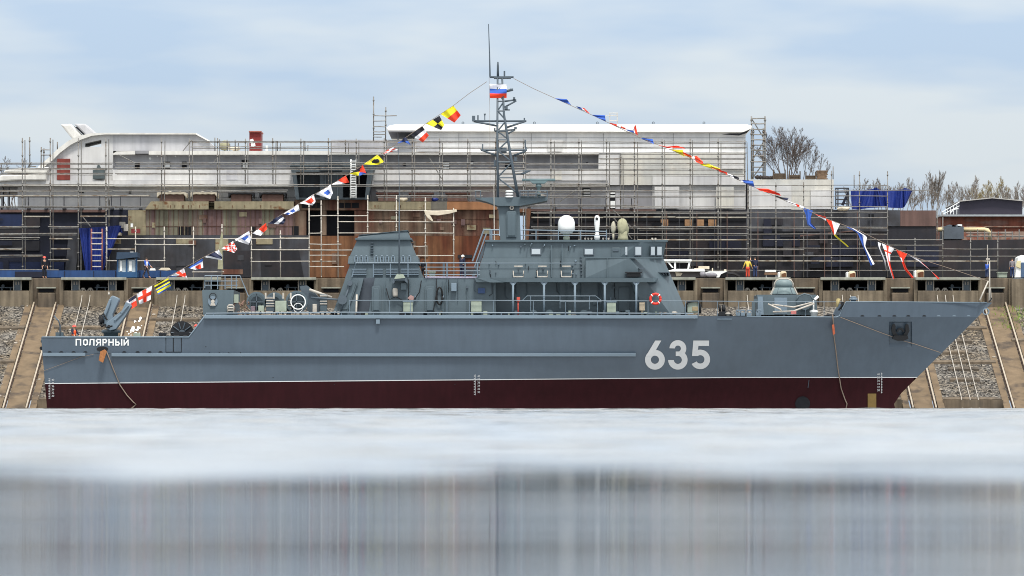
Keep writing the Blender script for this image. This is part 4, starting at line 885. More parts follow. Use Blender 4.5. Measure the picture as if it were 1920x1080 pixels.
for i in range(10):
    a = i * math.pi / 5; b.tube([(341 + 7 * math.cos(a), 624 + 7 * math.sin(a), -3.44), (341 + 20 * math.cos(a), 624 + 20 * math.sin(a), -3.44)], .04, 4)
b.build('spoke', MASTM, CRL)
b = MB().prism([(318, 657), (324, 624), (330, 622), (352, 622), (360, 626), (366, 657), (357, 657), (352, 630), (331, 630), (327, 657)], -3.6, -3.52); b.build('stand', BLACK, CRL)
# wooden fenders and ropes
yv = yh_(192, 660)
b = MB().prism([(188, 659), (196, 655), (200, 659), (193, 680), (185, 676)], yv - .5, yv - .25); tag(b.build('wooden_fender', WOOD), 'brown wooden fender block hanging below the stern name', 'fender', 'wooden fenders on the ship side')
b = MB()
ptsr = [(200, 660), (206, 675), (214, 696), (225, 722), (238, 741), (250, 754), (255, 758), (250, 763), (243, 768)]
b.wtube([grid_px(x, y, .06) for x, y in ptsr], .036, 6); tag(b.build('mooring_rope', ROPE), 'thin brown rope drooping from the stern fairlead to the water', 'rope')
b = MB(); b.wtube([grid_px(x, y, .05) for x, y in ((176, 664), (150, 670), (110, 685), (80, 695))], .012, 5); tag(b.build('mooring_rope', ROPE), 'very thin line running from the stern fairlead to the stern corner', 'rope')
yv = yh_(1563, 610)
b = MB().prism([(1560, 609), (1564, 608), (1566, 626), (1562, 628)], yv - .4, yv - .2); tag(b.build('wooden_fender', mat('red_brown_wood', rgb(150, 76, 50), .8, .2, 6)), 'reddish wooden fender block hanging just behind the bow bulwark', 'fender', 'wooden fenders on the ship side')
b = MB(); b.wtube([grid_px(x, y, .08) for x, y in ((1561, 590), (1562, 600), (1563, 626), (1567, 655), (1571, 690), (1577, 728), (1584, 748), (1588, 757), (1586, 768))], .036, 6); tag(b.build('mooring_rope', ROPE), 'thin brown rope hanging from behind the bow bulwark to the water', 'rope')
b = MB(); b.wtube([grid_px(x, y, .08) for x, y in ((1576, 595), (1610, 608), (1655, 625), (1697, 640), (1715, 645), (1763, 661))], .022, 5); tag(b.build('mooring_rope', ROPE), 'thin line slanting across the anchor pocket towards the stem', 'rope')
b = MB(); b.blob(1556, 592, 10, 3, -3.2, 4, .3, 8); tag(b.build('rope_coil', BLACK), 'dark heap of coiled rope on deck behind the bow bulwark', 'rope coil')

# ------------------------------------------------------------------ unfinished ship on the yard behind
FS = thing('unfinished_ship', 'large half-built ship with white primed upper decks and dark hull on the yard', 'ship under construction', (0, 44, GZ))
YB = 38.0
def part(name, m, build, par=FS, bevel=0, label=None):
    b = MB(); build(b); return b.build(name, m, par, label, bevel)
# dark hull
part('hull_plating', HULLK, lambda b: b.box(985, 392.5, 1405, 530, 37.6, 50))
part('hull_plating', HULLG, lambda b: b.box(1405.2, 393, 1664, 434, 37.4, 50).box(1664.2, 394, 1688, 424, 37.4, 50))
part('hull_plating', HULLR, lambda b: b.box(1688.2, 394.5, 1755, 424, 37.4, 50))
part('hull_plating', HULLK, lambda b: b.box(1405.2, 434.2, 1664, 530, 37.5, 50).box(1664.2, 424.2, 1755, 452, 37.5, 50))
part('hull_plating', HULLK, lambda b: b.prism([(1664.2, 452.2), (1900, 449), (1990, 447), (1990, 530), (1664.2, 530)], 37.3, 50))
part('hull_plating', HULLN, lambda b: b.box(-120, 393, 270, 530, 37.6, 50))
part('hull_plating', HULLR, lambda b: b.box(0, 393.2, 200, 398, 37.2, 37.59))
part('hull_panel', HULLB, lambda b: b.box(-60, 401, 43, 424, 37.3, 37.59).box(-60, 491, 120, 506, 37.2, 37.59))
part('hull_panel', HULLK, lambda b: b.box(43.2, 404, 75, 424, 37.35, 37.59).box(-60, 430, 74, 446, 37.35, 37.59).box(95, 430, 145, 447, 37.35, 37.59).box(-60, 452, 74, 470, 37.35, 37.59))
part('hull_strut', HULLG, lambda b: b.prism([(129, 436), (149, 436), (141, 520), (121, 520)], 35.2, 36))
part('hull_strut', HULLN, lambda b: b.prism([(74, 424), (93, 424), (93, 520), (78, 520)], 35.2, 36))
for i, (x0, x1) in enumerate(((1239, 1253), (1284, 1297), (1306, 1320), (1328, 1343))):
    part('hull_board', mat('chipboard', rgb(160, 124, 92), .8, .15, 4), lambda b: b.box(x0, 411.5, x1, 423.5, 37.3, 37.59))
part('hull_recess', DARK, lambda b: b.box(1000, 400, 1400, 414, 37.5, 37.59).box(1000, 428, 1230, 446, 37.5, 37.59))
part('hull_seam', HULLR, lambda b: b.box(985, 392.6, 1230, 396, 37.3, 37.59))
for x0, x1, y0, y1 in ((1040, 1085, 398, 420), (1110, 1180, 452, 468), (1250, 1300, 470, 490), (1430, 1500, 440, 462), (1560, 1620, 460, 480), (1700, 1760, 462, 500), (1330, 1390, 440, 470), (1520, 1600, 482, 500)):
    part('hull_panel', HULLN, lambda b: b.box(x0, y0, x1, y1, 37.2, 37.29))
part('hull_panel', HULLR, lambda b: b.prism([(1440, 446), (1600, 432), (1600, 434), (1440, 449)], 37.3, 37.39))
rc = random.Random(31)
for i in range(30):
    x = rc.uniform(-20, 190) if i % 4 == 0 else rc.uniform(1000, 1640); yy = rc.uniform(398, 500); wd_ = rc.uniform(8, 46); hh = rc.choice([4, 8, 14, 22, 30])
    part('hull_patch', rc.choice([HULLK, HULLN, HULLN, HULLG, DARK, HULLK, DARK]), lambda b: b.box(x, yy, x + wd_, min(yy + hh, 518), 37.15 - .004 * i, 37.18))
for i in range(22):
    x = 1005 + i * 30 + rc.uniform(-5, 5)
    part('hull_frame', HULLG if i % 2 else HULLR, lambda b: b.box(x, 396, x + 1.6, 520, 36.8, 36.95))
# upper decks
part('deckhouse_wall', SUPW, lambda b: b.box(33, 349, 700, 393, YB, 50))
part('deckhouse_wall', SUPG, lambda b: b.box(700.2, 349, 1163, 392, YB, 50))
part('deckhouse_wall', SUPD, lambda b: b.box(1163.2, 347, 1223, 392, YB, 50))
part('deckhouse_wall', SUPW, lambda b: b.box(1223.2, 347, 1398, 393, YB - .1, 50))
part('deck_edge', SUPW, lambda b: b.box(0, 338.5, 700, 346, YB - .9, 50))
part('deck_edge', SUPB, lambda b: b.box(-40, 346.2, 1141, 349, YB - 1.0, 50))
part('bulwark_panel', SUPW, lambda b: b.box(212, 318, 1140, 338.3, YB - .6, YB - .4))
part('recessed_wall', SUPG, lambda b: b.box(212.2, 289.5, 700, 345, YB + .4, 50))
part('recessed_wall', SUPD, lambda b: b.box(700.2, 289.5, 1122, 345, YB + .3, 50))
part('bulwark_panel', SUPG, lambda b: b.box(480, 340, 1140, 345.5, YB - .5, YB - .3))
part('white_ledge', LEDGE, lambda b: b.prism([(212, 288), (218, 284), (253, 283), (253, 289.5), (212, 290)], YB - .6, 50))
part('white_ledge', LEDGE, lambda b: b.box(279, 283, 618, 290, YB - .6, 50))
part('white_ledge', LEDGE, lambda b: b.box(618.2, 286, 1123, 290, YB - .5, 50))
part('ledge_joint', SUPD, lambda b: b.box(253.2, 282.5, 278.8, 288, YB - .55, 50))
# curved stern arch with a window through it
part('arch_wall', SUPW, lambda b: b.prism([(62, 345), (75, 312), (95, 296), (110, 281), (130, 266), (150, 257), (159, 254.5), (159, 345)], YB, 42).prism([(159, 254.5), (172, 252), (190, 251), (190, 262), (172, 266), (160, 269), (159, 269)], YB, 42).prism([(159, 275.5), (190, 275.5), (190, 345), (159, 345)], YB, 42).prism([(190, 251), (212, 251), (212, 345), (190, 345)], YB, 42))
part('upper_wall', SUPG, lambda b: b.prism([(212, 251), (369, 251), (392, 265), (408, 283), (212, 283)], YB, 42))
ap = [(60, 345), (72, 312), (93, 294), (108, 279), (128, 264), (148, 254.5), (170, 250), (196, 249), (368, 249.5)]
aq = [(68, 345), (80, 315), (99, 300), (113, 286), (133, 271), (151, 262), (172, 254.5), (196, 252), (368, 252)]
part('arch_band', LEDGE, lambda b: b.prism(ap + aq[::-1], YB - .35, YB - .01))
part('roof_edge', ROOFW, lambda b: b.prism([(368, 249.5), (394, 264), (393, 266), (367, 252)], YB - .3, YB - .01))
for pts in ([(113, 233), (133, 232), (156, 257), (138, 264)], [(138, 232), (160, 232), (181, 251), (163, 257)]):
    part('funnel_horn', LEDGE if pts[0][0] < 120 else SUPG, lambda b: b.prism(pts, 38.8 if pts[0][0] < 120 else 39.6, 40.5 if pts[0][0] < 120 else 42), bevel=.12)  # second horn coloured greyer to stand in for shading between the slabs
part('horn_slot', DARK, lambda b: b.prism([(134, 236), (138, 236), (158, 257), (153, 257)], 39.4, 40).prism([(141, 238), (144, 238), (163, 255), (159, 256)], 38.74, 38.79))
part('stern_wing', LEDGE, lambda b: b.prism([(5, 323), (12, 317.5), (92, 313), (88, 325)], YB - 1, 44), bevel=.1)
part('stern_wing', LEDGE, lambda b: b.prism([(-20, 342), (2, 328), (86, 325.2), (86, 338.3), (30, 338.3)], YB - 1.2, 44), bevel=.1)
part('stern_frame', SUPD, lambda b: b.box(-30, 349.2, 4, 352, YB, 39).box(2, 352.2, 5, 393, YB, 39).box(14, 352.2, 16, 393, YB, 39).box(-30, 364, 32, 368, YB + .1, 39).box(-30, 390, 32, 393, YB, 44))
part('red_door', mat('red_oxide', rgb(112, 48, 40), .7, .15, 2, streak=.2), lambda b: b.box(107, 297.5, 131, 337, YB - .3, YB - .01))
part('deck_machine', mat('machine_teal', rgb(74, 84, 86), .6, .2, 2), lambda b: b.box(174, 315, 195, 335, YB - 1.0, YB - .1).prism([(181, 315), (183, 309), (186, 309), (189, 315)], YB - .9, YB - .5))
part('upper_block', SUPG, lambda b: b.box(621, 262, 777, 285.8, YB - .2, 46))
part('upper_block', SUPX, lambda b: b.box(777.2, 246, 1398, 285.8, YB, 48))
part('roof', ROOFW, lambda b: b.prism([(724, 240), (731, 235), (744, 233), (1400, 233), (1410, 236), (1409, 241), (1398, 248), (1340, 248), (778, 246.5), (778, 245), (728, 245)], YB - .5, 50), bevel=.22)
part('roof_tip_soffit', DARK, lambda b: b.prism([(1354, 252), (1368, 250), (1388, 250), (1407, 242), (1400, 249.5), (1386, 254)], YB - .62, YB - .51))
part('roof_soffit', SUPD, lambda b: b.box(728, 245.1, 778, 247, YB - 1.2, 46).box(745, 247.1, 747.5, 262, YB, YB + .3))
for x in (1002, 1120, 1225, 1320, 816, 868):
    part('roof_lug', MASTM, lambda b: b.drum(x, 230.5, 2.6, YB + 2, YB + 2.2, 10, 1.5).box(x - .6, 232, x + .6, 234, YB + 2, YB + 2.2))
part('bow_block', SUPW, lambda b: b.box(1122.2, 288, 1163, 347, YB - .3, 48))
part('bow_block', SUPB, lambda b: b.box(1163.2, 287, 1398, 346.8, YB - .3, 48))
part('bow_block', SUPW, lambda b: b.box(1223.3, 329, 1398.5, 346.5, YB - .42, YB - .31))
part('bow_seam', DARK, lambda b: b.box(1162.4, 290, 1164.2, 346, YB - .5, YB - .31).box(1399, 345, 1403.5, 393, YB - .05, 46))
part('forward_block', SUPB, lambda b: b.box(1404, 336.5, 1563, 393, YB - .3, 46))
part('forward_panel', SUPW, lambda b: b.box(1404.5, 346, 1484, 392, YB - .42, YB - .31).box(1520, 356, 1562, 392, YB - .42, YB - .31))
rp = random.Random(12)
for i in range(14):
    x = rp.uniform(240, 1380); yy = rp.choice([(290, 316), (319, 337), (350, 391), (350, 391), (262, 284)])
    if yy[0] == 262 and x < 640: continue
    wdt = rp.uniform(18, 60)
    if 1115 < x + wdt < 1170 or 1395 < x + wdt: continue
    off = {290: .25 if x > 690 else .35, 319: -.64, 350: -.05, 262: -.24}[yy[0]]
    if yy[0] == 262: off = -.25
    if x > 1122: off = min(off, -.47)
    off -= .004 * i
    part('plate_patch', rp.choice([SUPW, SUPG, SUPB, SUPG]), lambda b: b.box(x, yy[0], x + wdt, yy[1], YB + off, YB + off + .03))
def opening(x0, y0, x1, y1, bright=0, Y=YB - .06):
    if x0 > 212 and y1 < 345: Y = YB + (.38 if x0 < 700 else .28) - .07
    if x0 < 212 and y1 < 345: Y = YB - .06
    o = part('window_opening', DARK, lambda b: b.box(x0, y0, x1, y1, Y, Y + .05))
    if bright:
        b = MB()
        for i in range(bright):
            h_ = (y1 - y0) / bright; b.box(x0 + (x1 - x0) * .15, y0 + h_ * (i + .3), x1 - .6, y0 + h_ * (i + .9), Y - .03, Y - .002)
        b.build('window_sheet', WHITE, FS)
for a in ((253, 305, 262, 336), (306, 303, 319, 337, 3), (341, 303, 350, 315), (453, 300, 466, 316, 1), (829, 303, 843, 317, 3), (880, 302.5, 888, 309, 1), (947, 305, 960, 316), (756, 306.5, 761, 311), (1099, 304, 1102, 307), (149, 356, 157, 362), (241.5, 358.5, 246, 363), (1092, 353, 1107, 369, 3), (1143, 358, 1154, 370, 2), (1143, 370.2, 1154, 392, 1)): opening(*a)
b = MB()
for x, y in ((281.5, 297), (295, 293), (329, 293)): b.drum(x, y, 2.2 if x < 290 else 1.4, YB + .2, YB + .35, 12)
b.build('porthole', WHITE, FS)
b = MB()
for x in (53, 86, 120, 152, 187, 209, 226, 263): b.tube([(x, 368, YB - .9), (x, 391, YB - .9)], .04, 5).box(x - 3, 388.5, x + 3, 392.5, YB - 1, YB - .3)
b.build('support_post', HULLG, FS)
b = MB()
for x in (992, 1040, 1088, 1136, 1184): b.tube([(x, 372, YB - .9), (x, 391, YB - .9)], .04, 5).box(x - 3, 387.5, x + 3, 392.5, YB - 1, YB - .3)
b.build('support_post', HULLG, FS)
part('plate_seam', SUPD, lambda b: [b.box(x, y0, x + .7, y1, YB - .03, YB - .002) for x, y0, y1 in ((996, 250, 286), (1061, 250, 286), (1131, 250, 286), (1262, 250, 286), (1330, 250, 286), (860, 250, 286), (92, 350, 392), (330, 350, 392), (640, 350, 392))])
part('plate_seam', SUPD, lambda b: b.box(777, 258, 1398, 258.7, YB - .03, YB - .002).box(33, 370, 700, 370.6, YB - .03, YB - .002))

# ------------------------------------------------------------------ rusty block in front of it
YR = 36.0
RB = thing('rusty_ship_block', 'rusty unpainted ship section with ribbed plates in front of the white decks', 'ship section', (-13, 37, GZ))
def rpart(name, m, build, bevel=0): return part(name, m, build, RB, bevel)
rpart('top_coaming', TANP, lambda b: b.prism([(272, 392.5), (283, 377.5), (391, 377.5), (391, 392.5)], YR - .4, 37.5))
rpart('top_coaming', TANP, lambda b: b.box(402, 377.5, 551, 392.5, YR - .4, 37.5).box(391.2, 380, 401.8, 392.4, YR - .1, 37.5))
rpart('ribbed_plate', RUSTP, lambda b: b.box(274, 392.7, 552, 441, YR, 37.5))
rpart('plate', TANP, lambda b: b.box(240, 394, 273.8, 441, YR + .1, 37.5))
rpart('plate', RUST, lambda b: b.box(552.2, 374, 690, 394, YR - .1, 37.5).box(552.2, 394.2, 574, 442, YR, 37.5).box(664.5, 394.2, 690, 442, YR, 37.5))
for q_ in ((574.2, 394.4, 664.3, 442, YR + .9, 37.4),):
    rpart('dark_opening', DARK, lambda b: b.box(*q_))
for q_ in ((566, 380.5, 600, 390, YR - .13, YR - .1), (636, 380.5, 673, 390, YR - .13, YR - .1), (333, 424, 358, 441, YR - .03, YR - .002), (548, 424, 560, 441, YR - .04, YR - .004), (470, 425, 480, 440, YR - .03, YR - .002),):
    rpart('dark_opening', DARK, lambda b: b.box(*q_))
rpart('frame', RUST, lambda b: b.box(582.5, 380, 583.5, 391, YR - .2, YR - .14).box(592, 380, 593, 391, YR - .2, YR - .14).box(645, 380, 646, 391, YR - .2, YR - .14).box(658, 380, 659, 391, YR - .2, YR - .14).box(604, 394.4, 612, 441, YR - .1, YR + .2))
rpart('frame', TANP, lambda b: b.box(338, 424, 339, 441, YR - .1, YR - .05).box(346, 424, 347, 441, YR - .1, YR - .05))
rpart('top_coaming', TANP, lambda b: b.box(690.2, 378, 808, 393, YR - .3, 37.5))
rpart('top_coaming', mat('grey_tan_plate', rgb(112, 108, 98), .8, .15, 1, streak=.2), lambda b: b.box(808.2, 378, 838, 393, YR - .3, 37.5))
rpart('top_coaming', mat('ochre_rust', rgb(158, 112, 78), .8, .12, 1, streak=.2), lambda b: b.prism([(838.2, 378), (897, 378), (932, 385.5), (932, 393), (838.2, 393)], YR - .3, 37.5))
rpart('ribbed_plate', RUST, lambda b: b.box(690.2, 393.2, 936, 442, YR, 37.5))
rpart('plate', mat('brown_frame', rgb(112, 78, 58), .8, .2, 1), lambda b: b.prism([(972, 391), (995, 391), (995, 398), (991, 450), (985, 450), (986, 398), (974, 398)], YR, 37.5))
rpart('plate', RUSTO, lambda b: b.box(580, 442.2, 956, 530, YR - .1, 37.5))
rpart('plate', HULLG, lambda b: b.box(200, 441.2, 579.8, 530, YR - .1, 37.5))
for q_ in ((204, 446, 227, 457, YR - .16, YR - .11), (330, 446, 362, 457, YR - .16, YR - .11), (480, 446, 511, 458, YR - .16, YR - .11), (404, 448, 428, 470, YR - .16, YR - .11),):
    rpart('tan_patch', TANP, lambda b: b.box(*q_))
rpart('dark_patch', HULLK, lambda b: b.prism([(488, 470), (560, 466), (570, 522), (490, 522)], YR - .15, YR - .11).box(420, 470, 470, 522, YR - .15, YR - .11))
b = MB()
for x in range(280, 552, 9): b.box(x, 394, x + .8, 440.5, YR - .05, YR - .002)
for x in range(696, 936, 9): b.box(x, 394, x + .8, 441, YR - .05, YR - .002)
b.build('rib', RUST, RB)
b = MB()
for x in (395, 395): 
    for y in (380.5, 383.5, 386.5, 389.5): b.box(391, y, 402, y + 1.2, YR - .3, YR - .12)
b.build('ladder_rung', MASTM, RB)
b = MB().box(274, 424, 552, 424.7, YR - .04, YR - .003).box(690, 410, 936, 410.7, YR - .05, YR - .003); b.build('weld_seam', RUST, RB)
rr = random.Random(9)
b = MB()
for i in range(26):
    x = rr.choice([rr.uniform(285, 385), rr.uniform(406, 545), rr.uniform(700, 800)]); r = rr.uniform(.6, 1.5)
    b.prism([(x, 385), (x + r, 384.5), (x + r * .8, 389 + 2 * r), (x, 388)], YR - .42, YR - .405)
b.build('rust_stain', RUSTO, RB)
rq = random.Random(77)
for i in range(20):
    x = rq.uniform(205, 930); wd_ = rq.uniform(8, 40); y = rq.uniform(446, 505); hh = rq.uniform(4, 26)
    if x + wd_ > 575 > x: continue
    rpart('plate_patch', rq.choice([RUST, HULLK, RUSTO, RUST, HULLG] if x > 575 else [HULLK, HULLG, HULLN, HULLG, RUST]), lambda b: b.box(x, y, x + wd_, min(y + hh, 518), YR - .17 - .004 * i, YR - .155))
for i in range(18):
    x = rq.choice([rq.uniform(280, 540), rq.uniform(695, 925)]); y = rq.uniform(396, 428); wd_ = rq.uniform(5, 18)
    rpart('plate_patch', rq.choice([RUST, TANP, HULLR, RUSTP]), lambda b: b.box(x, y, x + wd_, y + rq.uniform(5, 12), YR - .06 - .003 * i, YR - .056))
# hatch boxes with covers
hx = [(298, 346, 0, 'first from the left end of the rusty block, under a white cover'), (361, 404, 0, 'second from the left end of the rusty block, under a white cover'), (432, 472, 1, 'third from the left end of the rusty block, under a dark cover'), (490, 532, 1, 'beside the grey trapezoid block, under a dark draped cover'),
      (708, 744, 2, 'just beyond the white ladder, flat brown lid'), (769, 810, 2, 'above the white bags, flat brown lid'), (838, 878, 2, 'nearest the mast on the rusty block, flat brown lid')]
for x0, x1, kd, l in hx:
    t = thing('hatch_box', 'brown hatch box, ' + l, 'hatch', P((x0 + x1) / 2, 377.5, YR + .6), 'hatch boxes on the rusty block')
    b = MB().box(x0 + 1, 363.5, x1 - 1, 377.4, YR - .1, YR + 1.2); b.build('casing', mat('hatch_brown', rgb(104, 80, 72), .8, .2, 2, streak=.2), t)
    if kd < 2:
        b = MB(); n = 9
        top = [(x0 - 4 + (x1 - x0 + 8) * i / n, 359.3 + 1.8 * math.sin(i * 2.1 + x0) * .5 + 1.6 * (abs(i / n - .5) * 2) ** 2) for i in range(n + 1)]
        bot = [(x0 - 4 + (x1 - x0 + 8) * i / n, 363.6 + (1.2 if i % 2 else .3) + (7 if i in (0, n) else 0)) for i in range(n + 1)]
        b.prism(top + bot[::-1], YR - .3, YR + 1.4); b.build('cover', SHEET if kd == 0 else BLACK, t, bevel=.05)
    else:
        b = MB().box(x0 - 3, 361, x1 + 3, 363.4, YR - .2, YR + 1.3); b.build('lid', mat('lid_brown', rgb(84, 56, 48), .8, .2, 2), t)
# grey trapezoid block
GB = thing('steel_block', 'grey trapezoid steel deckhouse block with dark doorways standing on the rusty section', 'deckhouse block', P(622, 374, 36))
TG = mat('teal_grey_steel', rgb(76, 86, 92), .6, .12, .8, streak=.25)
TG2 = mat('dark_teal_steel', rgb(58, 66, 72), .6, .15, .8, streak=.25)
b = MB().prism([(543, 312), (549, 304), (700, 303), (702, 312.5)], 35.0, 39); b.build('top_rim', TG, GB)
b = MB().prism([(543, 312.7), (702, 312.7), (699, 322), (547, 322)], 35.1, 39).prism([(547, 322.2), (555, 322.2), (561, 374), (555, 374)], 35.1, 39).prism([(689, 322.2), (699, 322.2), (690, 374), (684, 374)], 35.1, 39); b.build('outer_frame', TG, GB)
b = MB().box(600, 302.2, 641, 320, 34.8, 35.09).box(600, 322, 643, 374, 35.3, 37); b.build('centre_column', TG2, GB)
b = MB().box(609, 323, 611, 373, 35.2, 35.29).box(620, 323, 621.5, 373, 35.2, 35.29).box(632, 323, 634, 373, 35.2, 35.29); b.build('column_rib', TG, GB)
b = MB().prism([(555.2, 322.2), (599.8, 322.2), (599.8, 374), (561.2, 374)], 36.6, 38); b.build('inner_panel', TG2, GB)
b = MB().prism([(643.2, 322.2), (688.8, 322.2), (683.8, 374), (643.2, 374)], 36.8, 38); b.build('doorway', DARK, GB)
b = MB().box(558, 370.5, 688, 374, 35.2, 36.5); b.build('sill', TG2, GB)
LD = thing('ladder', 'white aluminium ladder leaning against the grey trapezoid block', 'ladder', P(663, 371, 34.6))
for x in (657.5, 667.5):
    b = MB().tube([(x, 371.5, 34.4), (x + .6, 299, 34.9)], .06, 6); b.build('stile', WHITE, LD)
for i in range(22):
    b = MB().tube([(657.6, 369.5 - i * 3.2, 34.45), (667.9, 369.5 - i * 3.2, 34.45)], .035, 5); b.build('rung', WHITE, LD)
# things lying on the rusty block and decks
for x, y, rx, ry, m_, l in ((755, 374, 9, 4, SHEET, 'pale sandbag lying first on the rusty block coaming'), (783, 373, 8, 5, SHEET, 'tallest pale sandbag in the heap on the rusty coaming'), (797, 375, 8, 4, SHEET, 'low pale sandbag at the mast end of the heap on the rusty coaming'), (815, 374, 6, 3.4, BLUETARP, 'small crumpled blue sheet beside the pale sandbags')):
    b = MB(); b.blob(x, y, rx, ry, YR + .2, int(x), .22, 9); tag(b.build('sandbag' if m_ is SHEET else 'crumpled_sheet', m_), l, 'sandbag' if m_ is SHEET else 'sheet', 'sandbags on the rusty block' if m_ is SHEET else None)
b = MB().prism([(795, 394.5), (815, 396), (838, 394.5), (856, 392.5), (857, 397), (842, 401), (822, 404), (806, 403), (812, 413), (811, 416), (802, 409), (797, 402)], 33.2, 33.32); tag(b.build('white_sheet', SHEET, bevel=.03), 'torn white sheet knotted along a scaffold rail in front of the rusty plates', 'sheet')
RC = thing('red_cabin', 'small dark red box cabin with white patches standing on the white upper deck', 'cabin', P(478, 283, 39))
b = MB().box(467.5, 248, 489, 283, 38.6, 41); b.build('body', mat('cabin_red', rgb(116, 36, 34), .6, .1, 2), RC)
b = MB().box(466.5, 245.5, 490, 247.8, 38.4, 41.2); b.build('roof', mat('cabin_lid', rgb(150, 90, 80), .6, .1, 2), RC)
b = MB().prism([(468, 262), (474, 260), (476, 264), (473, 270), (469, 268)], 38.55, 38.59).prism([(470, 271), (478, 268), (479, 273), (472, 276)], 38.55, 38.59); b.build('paper_patch', WHITE, RC)
b = MB(); b.blob(421, 273, 10, 9, 40, 4, .12, 8); tag(b.build('covered_bundle', CANVAS), 'rounded beige covered bundle on the white deck near the red cabin', 'bundle')
b = MB(); b.blob(440, 279, 12, 3.5, 39, 6, .25, 8); tag(b.build('rubble_sack', SHEET), 'flat pale sack lying beside the beige covered bundle', 'sack')
b = MB().box(498, 273, 502, 284, 38.5, 38.8); tag(b.build('white_post', WHITE), 'short white post on the white deck just beyond the red cabin', 'post')

# ------------------------------------------------------------------ scaffolding
def scaffold(label, poles, levels, Y, planks=(), diag=(), r=.041, m=GALV, group='scaffolds round the unfinished ship', name='scaffold', inner=False):
    x0 = min(p[0] for p in poles); x1 = max(p[0] for p in poles); yb = max(p[2] for p in poles)
    t = thing(name, label, 'scaffold', P((x0 + x1) / 2, yb, Y), group)
    rs = random.Random(int(x0 * 7 + yb))
    for x, y0, y1 in poles:
        b = MB(); j = rs.uniform(-.6, .6); b.tube([(x + j, y0, Y), (x, y1, Y)], r, 6)
        for k_ in range(int((y1 - y0) / 26)): yy = y0 + 6 + k_ * 26; b.tube([(x + j * (1 - (yy - y0) / (y1 - y0)), yy, Y), (x + j * (1 - (yy - y0) / (y1 - y0)), yy + 2.5, Y)], r * 1.7, 6)
        b.build('standard', m, t)
    for y, a, c_ in levels:
        b = MB(); n = max(2, int((c_ - a) / 52)); b.tube([(lerp(a, c_, i / n), y + rs.uniform(-.45, .45), Y - .07) for i in range(n + 1)], r * .85, 5); b.build('ledger', m, t)
    for y, a, c_ in planks:
        b = MB(); n = max(1, int((c_ - a) / 104))
        for i in range(n):
            xa, xb = lerp(a, c_, i / n), lerp(a, c_, (i + 1) / n); dy = rs.uniform(-.5, .5)
            b.box(xa + .3, y + dy, xb - .3, y + dy + 2.0, Y + .05 + .01 * (i % 2), Y + .9)
        b.build('plank', PLANK, t)
    for a, y0, c_, y1 in diag:
        b = MB(); b.tube([(a, y0, Y + .1), (c_, y1, Y + .1)], r * .8, 5); b.build('brace', m, t)
    if inner:
        for x, y0, y1 in poles:
            b = MB(); b.tube([(x + 5 + rs.uniform(-1, 1), y0 + rs.uniform(2, 9), Y + 1.1), (x + 5, y1, Y + 1.1)], r * .9, 5); b.build('standard', m, t)
        for y, a, c_ in levels:
            b = MB(); b.tube([(a + 3, y + 2.6 + rs.uniform(-.8, .8), Y + 1.1), (c_ - 2, y + 2.6 + rs.uniform(-.8, .8), Y + 1.1)], r * .75, 5); b.build('ledger', m, t)
    return t
GX = [42.5 + 52.15 * k for k in range(34)]
YS = 33.6
scaffold('tall scaffold over the curved stern arch at the far left', [(x, 258.5, 521) for x in GX[0:4]] + [(199.5, 370, 521)] + [(-10, 300, 521)],
         [(306, -20, 212), (315.5, -20, 212), (325, -20, 212), (346, -20, 212), (357, -20, 212), (387, -20, 212), (425, -20, 75), (425, 90, 148), (438, -20, 145), (446, -20, 75), (466, -20, 42), (479, -20, 80), (487, 90, 125), (417, 146, 200), (506, -20, 110)], YS,
         [(365.5, -20, 212), (405, 44, 94), (404.5, 150, 237), (446, 92, 135), (466, 0, 40), (465, 96, 131), (479, 42, 80), (486, 92, 128)], [(153, 404, 170, 425)], inner=True)
scaffold('upper scaffold along the grey middle decks above the rusty block', [(GX[k], 259 if k % 2 else 260, 345 if 7 < k < 13 else 376) for k in range(5, 18)] + [(403, 258, 283), (426, 262, 283), (441, 262, 283), (520, 265, 283), (572, 264, 283), (648, 262, 288), (1000, 262, 388)][:6],
         [(265, 357, 985), (275.5, 357, 985), (305.5, 216, 985), (315, 216, 985), (325, 216, 985), (346.5, 212, 985), (357, 212, 540), (357, 705, 985), (367, 705, 905), (387, 212, 275), (286.5, 620, 985)], YS,
         [(365.5, 212, 280)], [(222, 290, 252, 305), (400, 306, 408, 295), (805, 296, 828, 335), (343, 283, 360, 262)], r=.039, inner=True)
scaffold('pale tube scaffold standing before the rusty plates', [(x, t_, 521) for x, t_ in ((254, 425), (308.5, 425), (363, 425), (416, 420), (471.5, 425), (526, 432), (580, 380), (602.5, 376), (634, 368), (689, 366), (743, 366), (797.5, 370), (851, 390), (200, 425))],
         [(394.5, 689, 851), (404.5, 582, 633), (404.5, 633, 689), (416, 634, 851), (437, 634, 851), (447.5, 200, 580), (458.5, 254, 363), (458, 580, 640), (469, 580, 660), (479, 580, 650), (468.5, 470, 580), (490, 470, 580), (500, 580, 645), (437, 580, 602), (510, 360, 420), (489, 200, 310), (479, 780, 851), (462, 775, 800)], YS - .2,
         [(466, 200, 253), (445.5, 526, 580), (468, 584, 630), (489, 584, 630)], r=.040, m=GALVL)
